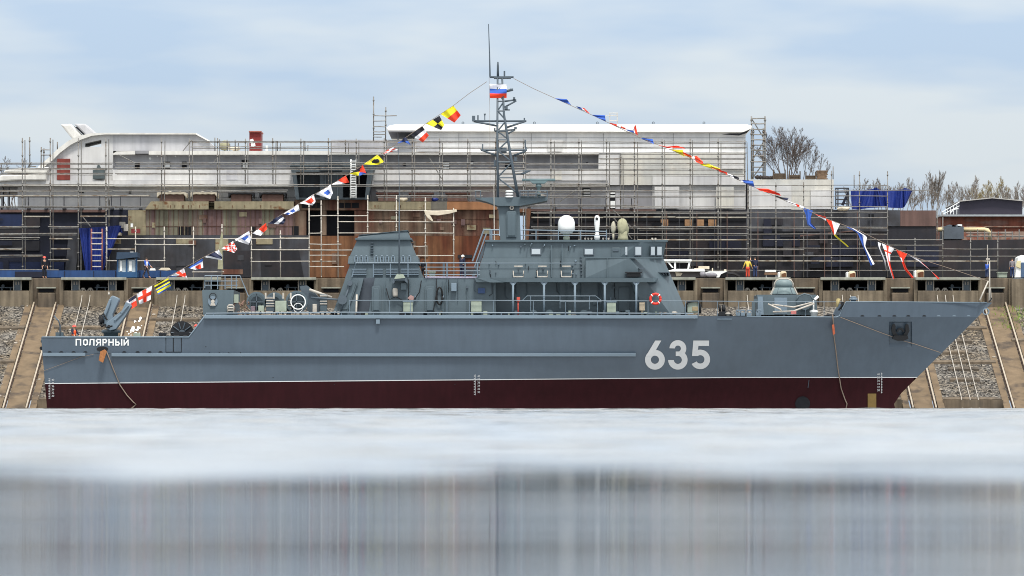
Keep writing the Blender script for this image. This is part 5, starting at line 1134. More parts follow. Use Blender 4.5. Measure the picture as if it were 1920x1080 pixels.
scaffold('dense scaffold grid in front of the bright white upper decks forward of the mast', [(GX[k], 260, 521) for k in range(18, 26)] + [(1402.5, 346, 521), (1163.5, 288, 392), (1396.5, 262, 340)],
         [(266, 984, 1400), (276, 984, 1400), (286.5, 984, 1400), (297, 1122, 1398), (306.5, 984, 1398), (317, 984, 1398), (327, 984, 1398), (344.5, 984, 1144), (347.5, 984, 1140), (357.5, 984, 1398), (367.5, 984, 1398), (384.5, 984, 1195), (387.5, 1165, 1398), (398, 996, 1402), (425.5, 996, 1402), (429, 1195, 1300), (438.5, 996, 1402), (466, 1246, 1402), (479.5, 1246, 1402), (507, 1246, 1402)], YS,
         [(406, 996, 1402), (448, 1195, 1402), (487.5, 1246, 1402)], [(1146, 390, 1188, 430), (1085, 352, 1050, 378), (1150, 408, 1185, 448)], r=.039, inner=True)
scaffold('wide scaffold in front of the dark bow plating beside the blue tarpaulin', [(1454.8, 342, 521), (1507, 341, 521), (1559, 320, 521), (1611.5, 321, 521), (1664, 321, 521), (1601.5, 328, 352), (1562, 312, 336)],
         [(347.5, 1403, 1664), (358, 1403, 1664), (367.5, 1403, 1664), (387.5, 1403, 1664), (398, 1403, 1664), (408.5, 1403, 1664), (426, 1403, 1664), (428, 1403, 1664), (439, 1403, 1664), (449, 1403, 1664), (465.5, 1403, 1664), (468.5, 1403, 1507), (479.5, 1403, 1664), (507, 1403, 1664), (357, 1664, 1746)], YS,
         [(488, 1404, 1664)], (), r=.034)
scaffold('low scaffold along the dark hull at the far right end of the yard', [(1715.5, 446, 521), (1767.5, 398, 521), (1819.5, 446, 521), (1871, 446, 521), (1757, 384, 450)],
         [(449.5, 1664, 1767), (460, 1664, 1767), (467, 1767, 1930), (470.5, 1664, 1767), (480.5, 1664, 1930), (507, 1664, 1870)], YS,
         [(488.5, 1665, 1870)], (), r=.034)
scaffold('narrow ladder tower of scaffold tubes rising above the deck by the white roof end', [(700.5, 181, 264), (723, 201, 264)], [(217, 700, 744), (227, 700, 723), (237.5, 700, 723), (247, 700, 723), (252, 700, 723), (257, 700, 716)], YS + 2, (), r=.04)
scaffold('dark scaffold tower standing beside the bare tree at the end of the white roof', [(1409, 218, 336), (1434.5, 218, 336), (1412, 240, 336), (1431, 240, 336)], [(y, 1408, 1435) for y in (222, 232, 243, 262, 282, 303, 323)] + [(y, 1411, 1432) for y in (252, 272, 292, 313)], 44, (), [(1409, 336, 1434, 303), (1409, 303, 1434, 262), (1434, 262, 1409, 222)], r=.055)
scaffold('small pale scaffold frame peeping over the white roof', [(1143.5, 211, 234), (1157.5, 211, 234)], [(212, 1143, 1158), (216.5, 1136, 1158), (226, 1143, 1158)], 44, (), r=.03, m=GALVL)
scaffold('three bare scaffold poles at the far left beside the curved stern arch', [(56, 257, 314), (77, 276, 316), (82, 278, 316), (107.5, 266, 280)], [(312, 55, 68), (281, 77, 95), (291, 77, 95)], YS + 1, ())
# ------------------------------------------------------------------ tarpaulins
def drape(pts_top, pts_bot, Y, amp, nf, seed, n=40, nv=10):
    """hanging cloth between two edges, with folds in depth and a back side"""
    rnd = random.Random(seed); vs = []; fs = []
    def at(pl, u):
        k = u * (len(pl) - 1); i = min(int(k), len(pl) - 2); f = k - i
        return lerp(pl[i][0], pl[i + 1][0], f), lerp(pl[i][1], pl[i + 1][1], f)
    p1, p2 = rnd.uniform(0, 6), rnd.uniform(0, 6)
    for i in range(n + 1):
        u = i / n
        for j in range(nv + 1):
            v = j / nv; a = at(pts_top, u); c_ = at(pts_bot, u)
            y = Y + amp * (math.sin(u * nf * 6.28 + p1 + v) * (.4 + .6 * v) + .5 * math.sin(u * nf * 2.7 * 6.28 + p2 + 2 * v))
            vs.append(P(lerp(a[0], c_[0], v), lerp(a[1], c_[1], v), y))
    for i in range(n):
        for j in range(nv): fs.append([i * (nv + 1) + j, (i + 1) * (nv + 1) + j, (i + 1) * (nv + 1) + j + 1, i * (nv + 1) + j + 1])
    return MB().add(vs, fs, smooth=True)
b = drape([(148, 428), (170, 427), (200, 425), (228, 423)], [(160, 508), (170, 508), (192, 508), (194, 508)], 34.4, .18, 4, 3); tag(b.build('blue_tarpaulin', BLUETARP), 'deep blue tarpaulin hanging among the scaffold poles at the far left', 'tarpaulin')
b = drape([(170, 427), (200, 424), (226, 422)], [(186, 438), (204, 438), (230, 436)], 34.9, .12, 3, 5); tag(b.build('blue_tarpaulin', BLUETARP), 'small loose flap of blue tarpaulin above the hanging one at the left', 'tarpaulin')
b = drape([(1595, 357), (1620, 356), (1635, 355), (1642, 351), (1650, 356), (1680, 356), (1692, 355), (1696, 352), (1711, 357)], [(1597, 392), (1610, 393), (1630, 390), (1650, 389), (1660, 389), (1680, 390), (1692, 390), (1696, 388), (1700, 381)], 34.6, .25, 6, 8, 60); tag(b.build('blue_tarpaulin', BLUETARP), 'wide deep blue tarpaulin sheet draped over the scaffold near the bow end', 'tarpaulin')
RR = thing('red_ladder', 'rusty red access ladder standing against the hanging blue tarpaulin at the left', 'ladder', P(181, 511, 33))
for x in (171.5, 191.5):
    b = MB().tube([(x, 429, 33.4), (x, 511, 33)], .06, 6); b.build('stile', mat('ladder_red', rgb(120, 74, 70), .7, .15, 3), RR)
for y in (437, 447, 457.5, 468, 479, 489.5, 500):
    b = MB().tube([(171.5, y, 33.2), (191.5, y, 33.2)], .045, 5); b.build('rung', GALVL, RR)
# debris on the forward block
for x0, x1, y0, l, nm in ((1450, 1472, 325, 'crate'.replace('crate', 'dark open crate on the beige forward block'), 'crate'), (1511, 1529, 329, 'low dark pallet box beside the stacked timber', 'crate'), (1480, 1500, 328, 'dark crate in the middle of the beige forward block', 'crate')):
    b = MB()
    for i in range(3): b.box(x0, y0 + i * (336 - y0) / 3, x1, y0 + (i + .75) * (336 - y0) / 3, 38.2 + .01 * i, 39)
    b.tube([(x0, y0 - 7, 38.1), (x0, 336, 38.1)], .05, 5).tube([(x1, y0 - 7, 38.1), (x1, 336, 38.1)], .05, 5); tag(b.build(nm, mat('weathered_timber', rgb(84, 72, 60), .9, .3, 4)), l, nm, 'crates on the forward block')
b = MB(); rr = random.Random(1)
for i in range(8): b.box(1531 + rr.uniform(0, 2), 319.5 + i * 2.1, 1552 + rr.uniform(-2, 1), 321.2 + i * 2.1, 38.2, 39.4)
tag(b.build('timber_stack', mat('stacked_timber', rgb(112, 92, 74), .9, .3, 4)), 'brown stack of timber on the beige forward block', 'timber stack')
b = MB(); rr = random.Random(6)
for i in range(7): b.blob(1420 + i * 6, 334 - rr.random() * 2, 5, 3.4, 38.6, i, .3, 5)
tag(b.build('scrap_heap', mat('scrap', rgb(58, 52, 50), .9, .3, 6)), 'dark heap of scrap on the beige forward block under the bare tree', 'scrap heap')
SF = thing('open_rack', 'open steel rack with a leaning plate between the beige block and the blue tarpaulin', 'rack', P(1578, 393, 37))
for x in (1567, 1571, 1588, 1591):
    b = MB().tube([(x, 352, 36.8), (x, 392, 36.8)], .05, 5); b.build('post', HULLG, SF)
for y in (353, 360, 367, 374, 382):
    b = MB().tube([(1567, y, 36.8), (1591, y, 36.8)], .05, 5); b.build('bar', HULLG, SF)
b = MB().prism([(1577, 384), (1589, 360), (1591, 363), (1582, 386)], 36.6, 36.7); b.build('leaning_plate', HULLN, SF)
b = MB(); b.blob(1582, 391, 12, 4, 36.5, 4, .25, 8); tag(b.build('rubble_sack', SHEET), 'pale crumpled sack at the foot of the open steel rack', 'sack')

# ------------------------------------------------------------------ far buildings
BB = thing('brick_workshop', 'red brick workshop with a dark gabled roof house at the far right', 'building', P(1880, 470, 62))
b = MB().box(1764, 405.8, 2080, 480, 60, 75); b.build('wall', BRICK, BB)
b = MB().box(1762, 402.2, 2080, 405.6, 59.5, 75.5); b.build('parapet', mat('zinc_edge', rgb(150, 156, 160), .5, .1, 2), BB)
b = MB().prism([(1799, 378), (1861, 372), (1917, 377.5), (1917, 402), (1799, 402)], 63, 74); rfh = b.build('roof_house', mat('violet_sheet', rgb(48, 44, 56), .6, .1, 1), BB)
b = MB().prism([(1798, 378), (1861, 371.6), (1918, 377), (1918, 375.6), (1861, 370.2), (1798, 376.5)], 62.6, 74.2); b.build('roof_edge', mat('pale_edge', rgb(168, 164, 158), .5, .1, 2), rfh)
b = MB().tube([(1766, 398, 61.5), (1799, 379, 61.5)], .035, 5).tube([(1768, 402, 61.5), (1799, 386, 61.5)], .03, 5)
for x in range(1770, 1800, 6): b.tube([(x, 395 - (x - 1770) * .58, 61.5), (x, 402, 61.5)], .025, 5)
b.tube([(1782, 399, 61), (1788, 393, 61), (1797, 391, 61)], .05, 5); b.build('roof_stair', WHITE, BB)
b = MB().box(1764, 424, 2080, 426, 59.8, 59.99).box(1764, 434, 2080, 450, 59.7, 59.99); b.build('brick_band', mat('pale_brick', rgb(132, 112, 100), .9, .25, 2, col2=rgb(118, 70, 56), thr=(.45, .6)), BB)
b = MB().tube([(1806, 430.5, 45), (1846, 430.5, 45), (1852, 432, 45), (1856, 437, 45), (1856, 449, 45)], .16, 8); b.tube([(1756, 430.5, 45), (1770, 430.5, 45)], .16, 8); tag(b.build('yellow_pipe', mat('pipe_cream', rgb(206, 188, 146), .6, .1, 2)), 'cream yellow pipe bending down beside the grey tank at the far right', 'pipe')
b = MB().box(1770, 425, 1807, 448, 44.5, 48).m(1).box(1796, 420.5, 1804, 424.8, 45, 46).m(0).box(1785, 422, 1792, 424.8, 45, 46).prism([(1770, 424.8), (1780, 421), (1796, 423), (1806, 424.8)], 45, 47); tag(b.build('grey_tank', [mat('tank_grey', rgb(82, 90, 98), .6, .12, 1.5), WHITE]), 'grey machinery tank joined to the cream pipe at the far right', 'tank')
b = MB().tube([(1812, 443, 44), (1925, 443, 44)], .05, 5).tube([(1812, 437, 44), (1900, 437, 44)], .04, 5)
for x in range(1820, 1925, 13): b.tube([(x, 430 if x % 2 else 434, 44), (x, 450, 44)], .05, 5)
tag(b.build('pipe_rail', GALV), 'rusty pipe railing in front of the red brick workshop', 'railing')

# ------------------------------------------------------------------ bare trees
def bare_tree(px, pyb, pyt, Y, seed, m=BARK, lab='', spread=.5, stems=1, fan=.3, depth=3, tw=.012, kids=5, r0=.07, up=.25, grp='bare trees behind the yard'):
    """tapered stems from one foot, limbs and twigs that keep reaching upwards"""
    rnd = random.Random(seed); base = P(px, pyb, Y); hgt = (pyb - pyt) * (Y + CD) / F
    t = thing('bare_tree', lab, 'tree', base, grp); tb = MB(); cb = MB()
    def grow(p, d_, L, r, lev):
        n = 5 if lev == 0 else (4 if lev == 1 else 2); pts = [p]; dd = d_.copy()
        for i in range(n):
            dd = (dd + Vector((rnd.gauss(0, .07), rnd.gauss(0, .07), up * .4 if lev else .04))).normalized(); pts.append(pts[-1] + dd * L / n)
        (tb if lev == 0 else cb).wtube(pts, r, 6 if lev == 0 else (4 if lev == 1 else 3), max(tw * .7, r * .25), cap=False)
        if lev >= depth: return
        k = (kids + 3 if lev == 0 else kids - (lev > 1))
        for i in range(k):
            f = (i + rnd.uniform(.2, 1)) / k; f = (.28 + .7 * f) if lev == 0 else (.2 + .8 * f)
            f = min(f, .985); seg = min(n - 1, int(f * n)); q_ = pts[seg].lerp(pts[seg + 1], f * n - seg)
            dd2 = (pts[seg + 1] - pts[seg]).normalized(); az = rnd.uniform(0, 6.283); tl_ = spread * rnd.uniform(.5, 1.25)
            u = dd2.orthogonal().normalized(); v_ = dd2.cross(u)
            nd = dd2 * math.cos(tl_) + (u * math.cos(az) + v_ * math.sin(az)) * math.sin(tl_); nd.z += up; nd.normalize()
            grow(q_, nd, (L * (1.05 - f * .8) if lev == 0 else L * (1 - f * .55)) * rnd.uniform(.45, .7), max(tw, r * (1 - f * .7) * .5), lev + 1)
    for s_ in range(stems):
        a_ = (s_ - (stems - 1) / 2) / max(1, stems - 1) * 2 if stems > 1 else 0
        d0 = Vector((a_ * fan + rnd.gauss(0, .04), rnd.gauss(0, .1), 1)).normalized()
        grow(base + Vector((a_ * .3, 0, 0)), d0, hgt * (1.0 - .16 * abs(a_) - rnd.uniform(0, .12)), r0, 0)
    zs = [v.z for v in cb.v]; k = hgt / (max(zs) - base.z)
    for mb in (tb, cb): mb.v = [base + Vector(((v.x - base.x), (v.y - base.y), (v.z - base.z) * k)) for v in mb.v]
    tb.build('trunk', m, t); cb.build('crown', m, t)
bare_tree(1476, 348, 234, 58, 11, BARK, 'large dark bare tree rising behind the beige forward block', .6, 9, .50, 3, .0085, 7, .042, .12)
bare_tree(1503, 348, 262, 60, 21, BARK, 'smaller bare tree leaning out beside the large dark bare one', .6, 4, .42, 3, .008, 6, .035, .14)
bare_tree(1536, 345, 288, 62, 5, BARK, 'thin bare sapling above the brown timber stack', .6, 3, .35, 3, .011, 4, .03, .15)
tl = [(1612, 334, 'bare tree between the steel frame and the first tarpaulin peak'), (1650, 337, 'bushy tree behind the middle of the wide blue tarpaulin'), (1664, 332, 'thin bare tree behind the middle scaffold pole of the tarpaulin'), (1684, 340, 'low bare tree behind the bow end of the wide blue tarpaulin'), (1720, 331, 'bare tree just beyond the blue tarpaulin'), (1737, 345, 'short bare tree above the red-brown plate'), (1754, 318, 'tallest poplar, dense and upright above the end of the dark hull'), (1775, 345, 'thin tree between the tallest poplar and the roof stair'), (1790, 340, 'bare tree above the roof stair'), (1812, 328, 'fine bare tree above the stair end of the gabled roof'), (1830, 342, 'low bare tree behind the gabled roof peak'), (1850, 337, 'yellowish tree in bud behind the gabled roof'), (1868, 330, 'yellow-brown tree in bud beyond the roof peak'), (1886, 345, 'thin tree above the end of the gabled roof'), (1905, 338, 'bare tree over the far end of the gabled roof'), (1922, 345, 'tree cut by the right edge of the photo'), (1700, 350, 'sapling right behind the tarpaulin tip')]
for i, (x, yt, l) in enumerate(tl):
    bare_tree(x, 412, yt, 95 + (i * 7) % 22, 40 + i, mat('budding_twigs', rgb(140, 128, 96), .9, .15, 2) if i in (11, 12) else BARKP, 'pale ' + l if i not in (11, 12) else l, .38 if i == 6 else .55, 4 if i == 6 else 3, .05 if i == 6 else .2, 3, .010, 7 if i in (6, 11, 12) else 6, .036, .2)
for i, (x, yt, l) in enumerate(((8, 292, 'bare tree cut by the left edge behind the stern arch'), (38, 294, 'bare tree behind the first scaffold pole at the far left'), (-14, 300, 'bare tree just outside the left edge'), (24, 330, 'low bare bush seen under the stern wing at the far left'))):
    if i == 2: continue
    bare_tree(x, 400, yt, 85, 70 + i, BARK, l, .6, 3, .3, 3, .016, 5, .045, .15)

# ------------------------------------------------------------------ signal flags
FM = {n: mat('flag_' + n, c_, .8, .06, 4) for n, c_ in (('yellow', rgb(226, 214, 40)), ('red', rgb(228, 62, 34)), ('black', rgb(30, 30, 40)), ('white', rgb(232, 232, 236)), ('blue', rgb(50, 88, 170)), ('navy', rgb(34, 40, 66)), ('orange', rgb(238, 140, 40)))}
FN = list(FM); FML = [FM[n] for n in FN]
for m_ in FML: m_.node_tree.nodes['Principled BSDF'].inputs['Sheen Weight'].default_value = 0.1
def at_poly(pl, v):
    k = v * (len(pl) - 1); i = min(int(k), len(pl) - 2); f = k - i
    return lerp(pl[i][0], pl[i + 1][0], f), lerp(pl[i][1], pl[i + 1][1], f)
def flag(L, Rr, pat, label, name='signal_flag', group='signal flags on the dressing lines', Y=0.0, rip=.10, n=14, seed=0, cat='flag'):
    """L, Rr: the two long edges, from the line outwards; pat(u, v) gives the colour, u across from L to R, v out from the line"""
    b = MB(); vs = []; ph = seed * 1.7
    for i in range(n + 1):
        v = i / n
        for j in range(n + 1):
            u = j / n; a = at_poly(L, v); c_ = at_poly(Rr, v)
            y = Y + rip * v * math.sin(u * 4 + v * 5 + ph) + rip * .6 * math.sin(u * 9 + ph * 2 + v * 2)
            vs.append(P(lerp(a[0], c_[0], u), lerp(a[1], c_[1], u), y))
    o = len(b.v); b.v += vs
    for i in range(n):
        for j in range(n):
            b.f.append([i * (n + 1) + j, i * (n + 1) + j + 1, (i + 1) * (n + 1) + j + 1, (i + 1) * (n + 1) + j]); b.smooth.add(len(b.f) - 1)
            b.mi.append(FN.index(pat((j + .5) / n, (i + .5) / n)))
    used = sorted(set(b.mi)); b.mi = [used.index(k) for k in b.mi]
    return tag(b.build(name, [FML[k] for k in used]), label, cat, group)
solid = lambda c_: (lambda u, v: c_)
def halves(a, c_, t=.5): return lambda u, v: a if u < t else c_
def vh(a, c_, t=.5): return lambda u, v: a if v < t else c_
def bands(*cs): return lambda u, v: cs[min(len(cs) - 1, int(v * len(cs)))]
def ubands(*cs): return lambda u, v: cs[min(len(cs) - 1, int(u * len(cs)))]
def border(o_, i_, t=.25): return lambda u, v: i_ if (t < u < 1 - t and t < v < 1 - t) else o_
def ball(o_, i_, r=.28): return lambda u, v: i_ if (u - .5) ** 2 + (v - .5) ** 2 < r * r else o_
def cross(o_, i_, t=.13): return lambda u, v: i_ if abs(u - .5) < t or abs(v - .5) < t else o_
def chk(a, c_, n): return lambda u, v: a if (int(u * n) + int(v * n)) % 2 else c_
def ring3(a, c_, e): return lambda u, v: e if (u - .5) ** 2 + (v - .5) ** 2 < .04 else (c_ if max(abs(u - .5), abs(v - .5)) < .36 else a)
def Z4(u, v):
    if v < u and v < 1 - u: return 'black'
    if v > u and v > 1 - u: return 'blue'
    return 'yellow' if u < .5 else 'red'
Q = lambda a, b_, c_, d: ([a, d], [b_, c_])
left = [((826, 214), (850, 198), (864, 216), (852, 230), lambda u, v: 'yellow' if v < .5 else 'red', 'yellow over red flag, largest and nearest the mast on the stern line'),
 ((799, 232), (824, 217), (833, 234), (827, 244), chk('black', 'yellow', 2), 'yellow and black quartered flag, second from the mast on the stern line'),
 ((769, 252), (792, 237), (804, 254), (793, 267), bands('black', 'white', 'red'), 'black, white and red flag, third from the mast on the stern line'),
 ((744, 269), (761, 256), (770, 272), (758, 266), chk('navy', 'blue', 2), 'thin blue and black flag, fourth from the mast on the stern line'),
 ((714, 288), (737, 276), (746, 281), (724, 288), chk('red', 'white', 3), 'crumpled red and white flag, fifth from the mast on the stern line'),
 ((682, 308), (708, 290), (720, 303), (710, 309), ball('yellow', 'black', .3), 'yellow flag with a black ball above the white ladder'),
 ((655, 326), (680, 309), (687, 325), (672, 330), Z4, 'four-coloured black, red, blue and yellow flag crossing the white ladder'),
 ((622, 346), (648, 329), (655, 342), (640, 345), halves('white', 'red', .4), 'white and red flag just below the ladder on the stern line'),
 ((592, 364), (620, 346), (624, 362), (619, 373), border('white', 'blue', .26), 'white flag with a blue square before the grey trapezoid block'),
 ((562, 381), (588, 364), (592, 378), (586, 385), border('white', 'red', .22), 'white flag with a red square below the grey trapezoid block'),
 ((531, 401), (559, 383), (562, 394), (542, 403), lambda u, v: 'blue' if (abs(u - .5) < .12 or u < .2) and .25 < v < .85 else 'white', 'white flag with blue bars above the rusty ribbed plates'),
 ((500, 419), (527, 402), (536, 412), (531, 421), lambda u, v: 'white' if .45 < v < .7 else 'navy', 'black flag with one white stripe before the rusty plates'),
 ((473, 438), (499, 418), (501, 429), (489, 442), halves('white', 'red', .42), 'bright red flag with a white end before the rusty plates'),
 ((440, 450), (467, 433), (471, 448), (466, 459), lambda u, v: 'blue' if abs(u - .55) < .28 * (1 - abs(v - .4)) and .2 < v < .6 else 'white', 'white flag with a blue patch below the rusty ribbed plates'),
 ((415, 466), (437, 452), (445, 467), (439, 474), chk('red', 'white', 5), 'red and white checkered flag low on the stern line'),
 ((384, 482), (410, 468), (417, 480), (416, 488), ubands('white', 'navy', 'navy', 'white'), 'black flag with white ends just beyond the checkered one'),
 ((353, 502), (380, 485), (381, 502), (367, 506), lambda u, v: 'red' if v > .45 and .25 < u < .8 else ('white' if v > .3 else 'blue'), 'blue, white and red flag above the cable winches'),
 ((321, 517), (345, 503), (352, 525), (350, 520), cross('white', 'red', .11), 'white pointed flag with a red cross above the quay edge'),
 ((289, 536), (316, 521), (321, 539), (297, 552), bands('yellow', 'navy', 'yellow', 'blue', 'yellow', 'blue'), 'yellow and blue striped flag before the quay wall'),
 ((256, 551), (285, 536), (282, 562), (262, 571), cross('white', 'red', .14), 'white flag with a broad red cross next to the striped one'),
 ((237, 565), (254, 553), (257, 573), (240, 583), lambda u, v: 'red' if v > .5 and u > .25 else ('white' if v > .25 or u < .2 else 'navy'), 'lowest flag of the stern line, black, white and red beside the crane')]
for i, (a, b_, c_, d, pt, l) in enumerate(left):
    Lr, Rr = Q(a, b_, c_, d); flag(Lr, Rr, pt, l, seed=i, rip=.14)
right = [([(1040, 184), (1063, 186)], [(1043, 186), (1071, 197)], solid('blue'), 'small blue pennant nearest the mast on the bow line'),
 ([(1080, 199), (1096, 203)], [(1084, 203), (1106, 213)], lambda u, v: 'blue' if v < .5 else ('white' if v < .68 else 'red'), 'tiny blue, white and red flag, second from the mast on the bow line'),
 ([(1110, 215), (1134, 216)], [(1113, 217), (1136, 228)], solid('blue'), 'blue pennant, third from the mast on the bow line'),
 ([(1143, 230), (1156, 233), (1173, 240)], [(1146, 233), (1158, 238), (1173, 243)], bands('red', 'red', 'white', 'red'), 'narrow red flag with a white spot where the bow line passes the white roof'),
 ([(1172, 241), (1186, 242), (1192, 234)], [(1176, 245), (1188, 249), (1196, 254)], lambda u, v: 'red' if v > .72 else ('blue' if u > .5 and v < .6 else 'white'), 'white, blue and red flag blown upright over the white roof edge'),
 ([(1200, 258), (1224, 261)], [(1204, 261), (1226, 270)], solid('blue'), 'blue pennant before the white upper wall'),
 ([(1235, 272), (1250, 275), (1270, 273), (1285, 278)], [(1238, 274), (1254, 280), (1268, 277), (1284, 279)], lambda u, v: 'white' if u > .6 and v < .5 else 'red', 'fluttering red and white pennant before the white upper wall'),
 ([(1258, 280), (1280, 281)], [(1262, 283), (1284, 294)], solid('yellow'), 'plain yellow flag halfway down the bow line'),
 ([(1279, 284), (1296, 292)], [(1283, 291), (1300, 299)], halves('red', 'orange'), 'small orange and red flag right after the plain yellow one'),
 ([(1296, 294), (1306, 292), (1318, 303)], [(1300, 300), (1308, 305), (1318, 308)], lambda u, v: 'white' if v < .3 else 'red', 'red flag with a white corner halfway down the bow line'),
 ([(1312, 307), (1330, 307)], [(1316, 310), (1336, 317)], solid('yellow'), 'second yellow flag, smaller, lower down the bow line'),
 ([(1330, 308), (1350, 316)], [(1334, 315), (1352, 322)], halves('yellow', 'orange'), 'orange and yellow flag just below the smaller yellow one'),
 ([(1345, 317), (1363, 323)], [(1349, 322), (1364, 328)], solid('red'), 'small plain red flag before the end of the white wall'),
 ([(1362, 325), (1376, 329), (1386, 333)], [(1366, 329), (1378, 335), (1385, 337)], vh('white', 'black', .4), 'small white and black flag before the end of the white wall'),
 ([(1386, 337), (1412, 339)], [(1390, 341), (1415, 352)], lambda u, v: 'blue' if v > .2 else 'white', 'broad blue pennant where the white wall ends'),
 ([(1418, 353), (1440, 354), (1462, 363)], [(1424, 357), (1442, 362), (1464, 367)], solid('red'), 'long red flag before the beige forward block'),
 ([(1452, 366), (1466, 370), (1479, 371)], [(1456, 370), (1468, 374), (1476, 376)], vh('black', 'navy', .5), 'thin black flag with a torn tip before the beige block'),
 ([(1474, 376), (1492, 382), (1508, 388)], [(1476, 379), (1494, 387), (1507, 392)], bands('white', 'white', 'red', 'white'), 'narrow white flag with a red fleck before the dark hull'),
 ([(1505, 389), (1511, 403), (1514, 422), (1528, 430)], [(1524, 395), (1520, 408), (1520, 418), (1530, 428)], vh('blue', 'blue'), 'blue long pennant curling down before the dark hull'),
 ([(1529, 402), (1548, 406)], [(1533, 405), (1549, 414)], halves('red', 'white', .5), 'small red and white flag before the scaffold'),
 ([(1548, 410), (1558, 426), (1564, 442), (1590, 464)], [(1575, 420), (1570, 430), (1566, 440), (1591, 462)], lambda u, v: 'yellow' if v > .64 else ('red' if u < .45 else 'white'), 'red and white pennant with a yellow tail'),
 ([(1585, 425), (1608, 436), (1618, 462), (1633, 498)], [(1600, 428), (1626, 444), (1622, 462), (1640, 495)], halves('blue', 'white', .5), 'long blue and white pennant streaming down before the scaffold'),
 ([(1638, 451), (1645, 464), (1655, 488), (1661, 508)], [(1652, 456), (1650, 464), (1660, 488), (1663, 507)], halves('black', 'white', .55), 'long black and white pennant before the scaffold'),
 ([(1653, 456), (1660, 474), (1665, 495), (1674, 524)], [(1677, 466), (1669, 478), (1669, 495), (1677, 522)], lambda u, v: 'red' if (.35 < u < .6 or .22 < v < .3) or (v > .55 and u > .4) else 'white', 'long white pennant with a red cross'),
 ([(1680, 468), (1688, 484), (1696, 506), (1710, 522)], [(1701, 476), (1694, 488), (1700, 504), (1713, 520)], lambda u, v: 'white' if .3 < v < .42 and u < .5 else 'red', 'long bright red pennant near the foot of the bow line'),
 ([(1704, 478), (1722, 486), (1740, 502), (1759, 524)], [(1708, 481), (1724, 491), (1742, 505), (1762, 522)], lambda u, v: ('red' if u < .5 and v > .4 else 'white') if v < .8 else 'red', 'lowest long white and red pennant of the bow line')]
for i, (L_, R_, pt, l) in enumerate(right): flag(L_, R_, pt, l, seed=30 + i, rip=.10)
b = MB(); b.tube([(913, 153, 0), (880, 175, 0), (850, 198, 0), (800, 231, 0), (740, 272, 0), (655, 326, 0), (562, 381, 0), (473, 437, 0), (384, 481, 0), (321, 516, 0), (256, 551, 0), (232, 567, -.6)], .016, 4); tag(b.build('dressing_line', ROPE), 'thin line carrying flags from the mast head down to the stern', 'line')
b = MB(); b.tube([(963, 147, 0), (1000, 166, 0), (1040, 184, 0), (1113, 217, 0), (1204, 260, 0), (1297, 296, 0), (1390, 340, 0), (1476, 378, 0), (1549, 410, 0), (1610, 432, 0), (1680, 467, 0), (1720, 484, 0), (1780, 503, 0), (1852, 527, 0)], .016, 4); tag(b.build('dressing_line', ROPE), 'thin line carrying flags from the mast head down to the bow', 'line')
b = MB(); b.tube([(917, 145, -.3), (918.3, 200, -.3), (919, 360, -.6)], .010, 4); tag(b.build('halyard', ROPE), 'thin halyard of the tricolour hanging beside the mast', 'line')
flag([(918, 157), (934, 158.5), (950, 158)], [(918.6, 184), (934, 184), (950, 183.6)], lambda u, v: 'white' if u < .34 else ('blue' if u < .67 else 'red'), 'white, blue and red tricolour flag flying at the top of the mast', 'national_flag', None, -.4, .12, 18, 3)

# ------------------------------------------------------------------ people
SKIN = mat('skin', rgb(206, 158, 130), .6, .04, 8); HAIR = mat('dark_hair', rgb(46, 36, 30), .8, .1, 8)
def skin_mesh(name, chains, m, par, sub=1):
    """chains of ((x, y, z), radius) sharing joints by position, grown into one surface"""
    me = bpy.data.meshes.new(name); vs = []; es = []; rs = []; idx = {}
    for ch in chains:
        prev = None
        for p, r in ch:
            k = tuple(round(c_, 4) for c_ in p)
            if k not in idx: idx[k] = len(vs); vs.append(p); rs.append(r)
            if prev is not None and prev != idx[k]: es.append((prev, idx[k]))
            prev = idx[k]
    me.from_pydata(vs, es, []); o = bpy.data.objects.new(name, me); COL.objects.link(o)
    sk = o.modifiers.new('skin', 'SKIN'); sk.use_smooth_shade = True
    for i, r in enumerate(rs):
        me.skin_vertices[0].data[i].radius = (r, r); me.skin_vertices[0].data[i].use_root = (i == 0)
    sb = o.modifiers.new('subsurf', 'SUBSURF'); sb.levels = sub; sb.render_levels = sub
    me.materials.append(m); o.parent = par; ORG[o.name] = ORG[par.name]; return o
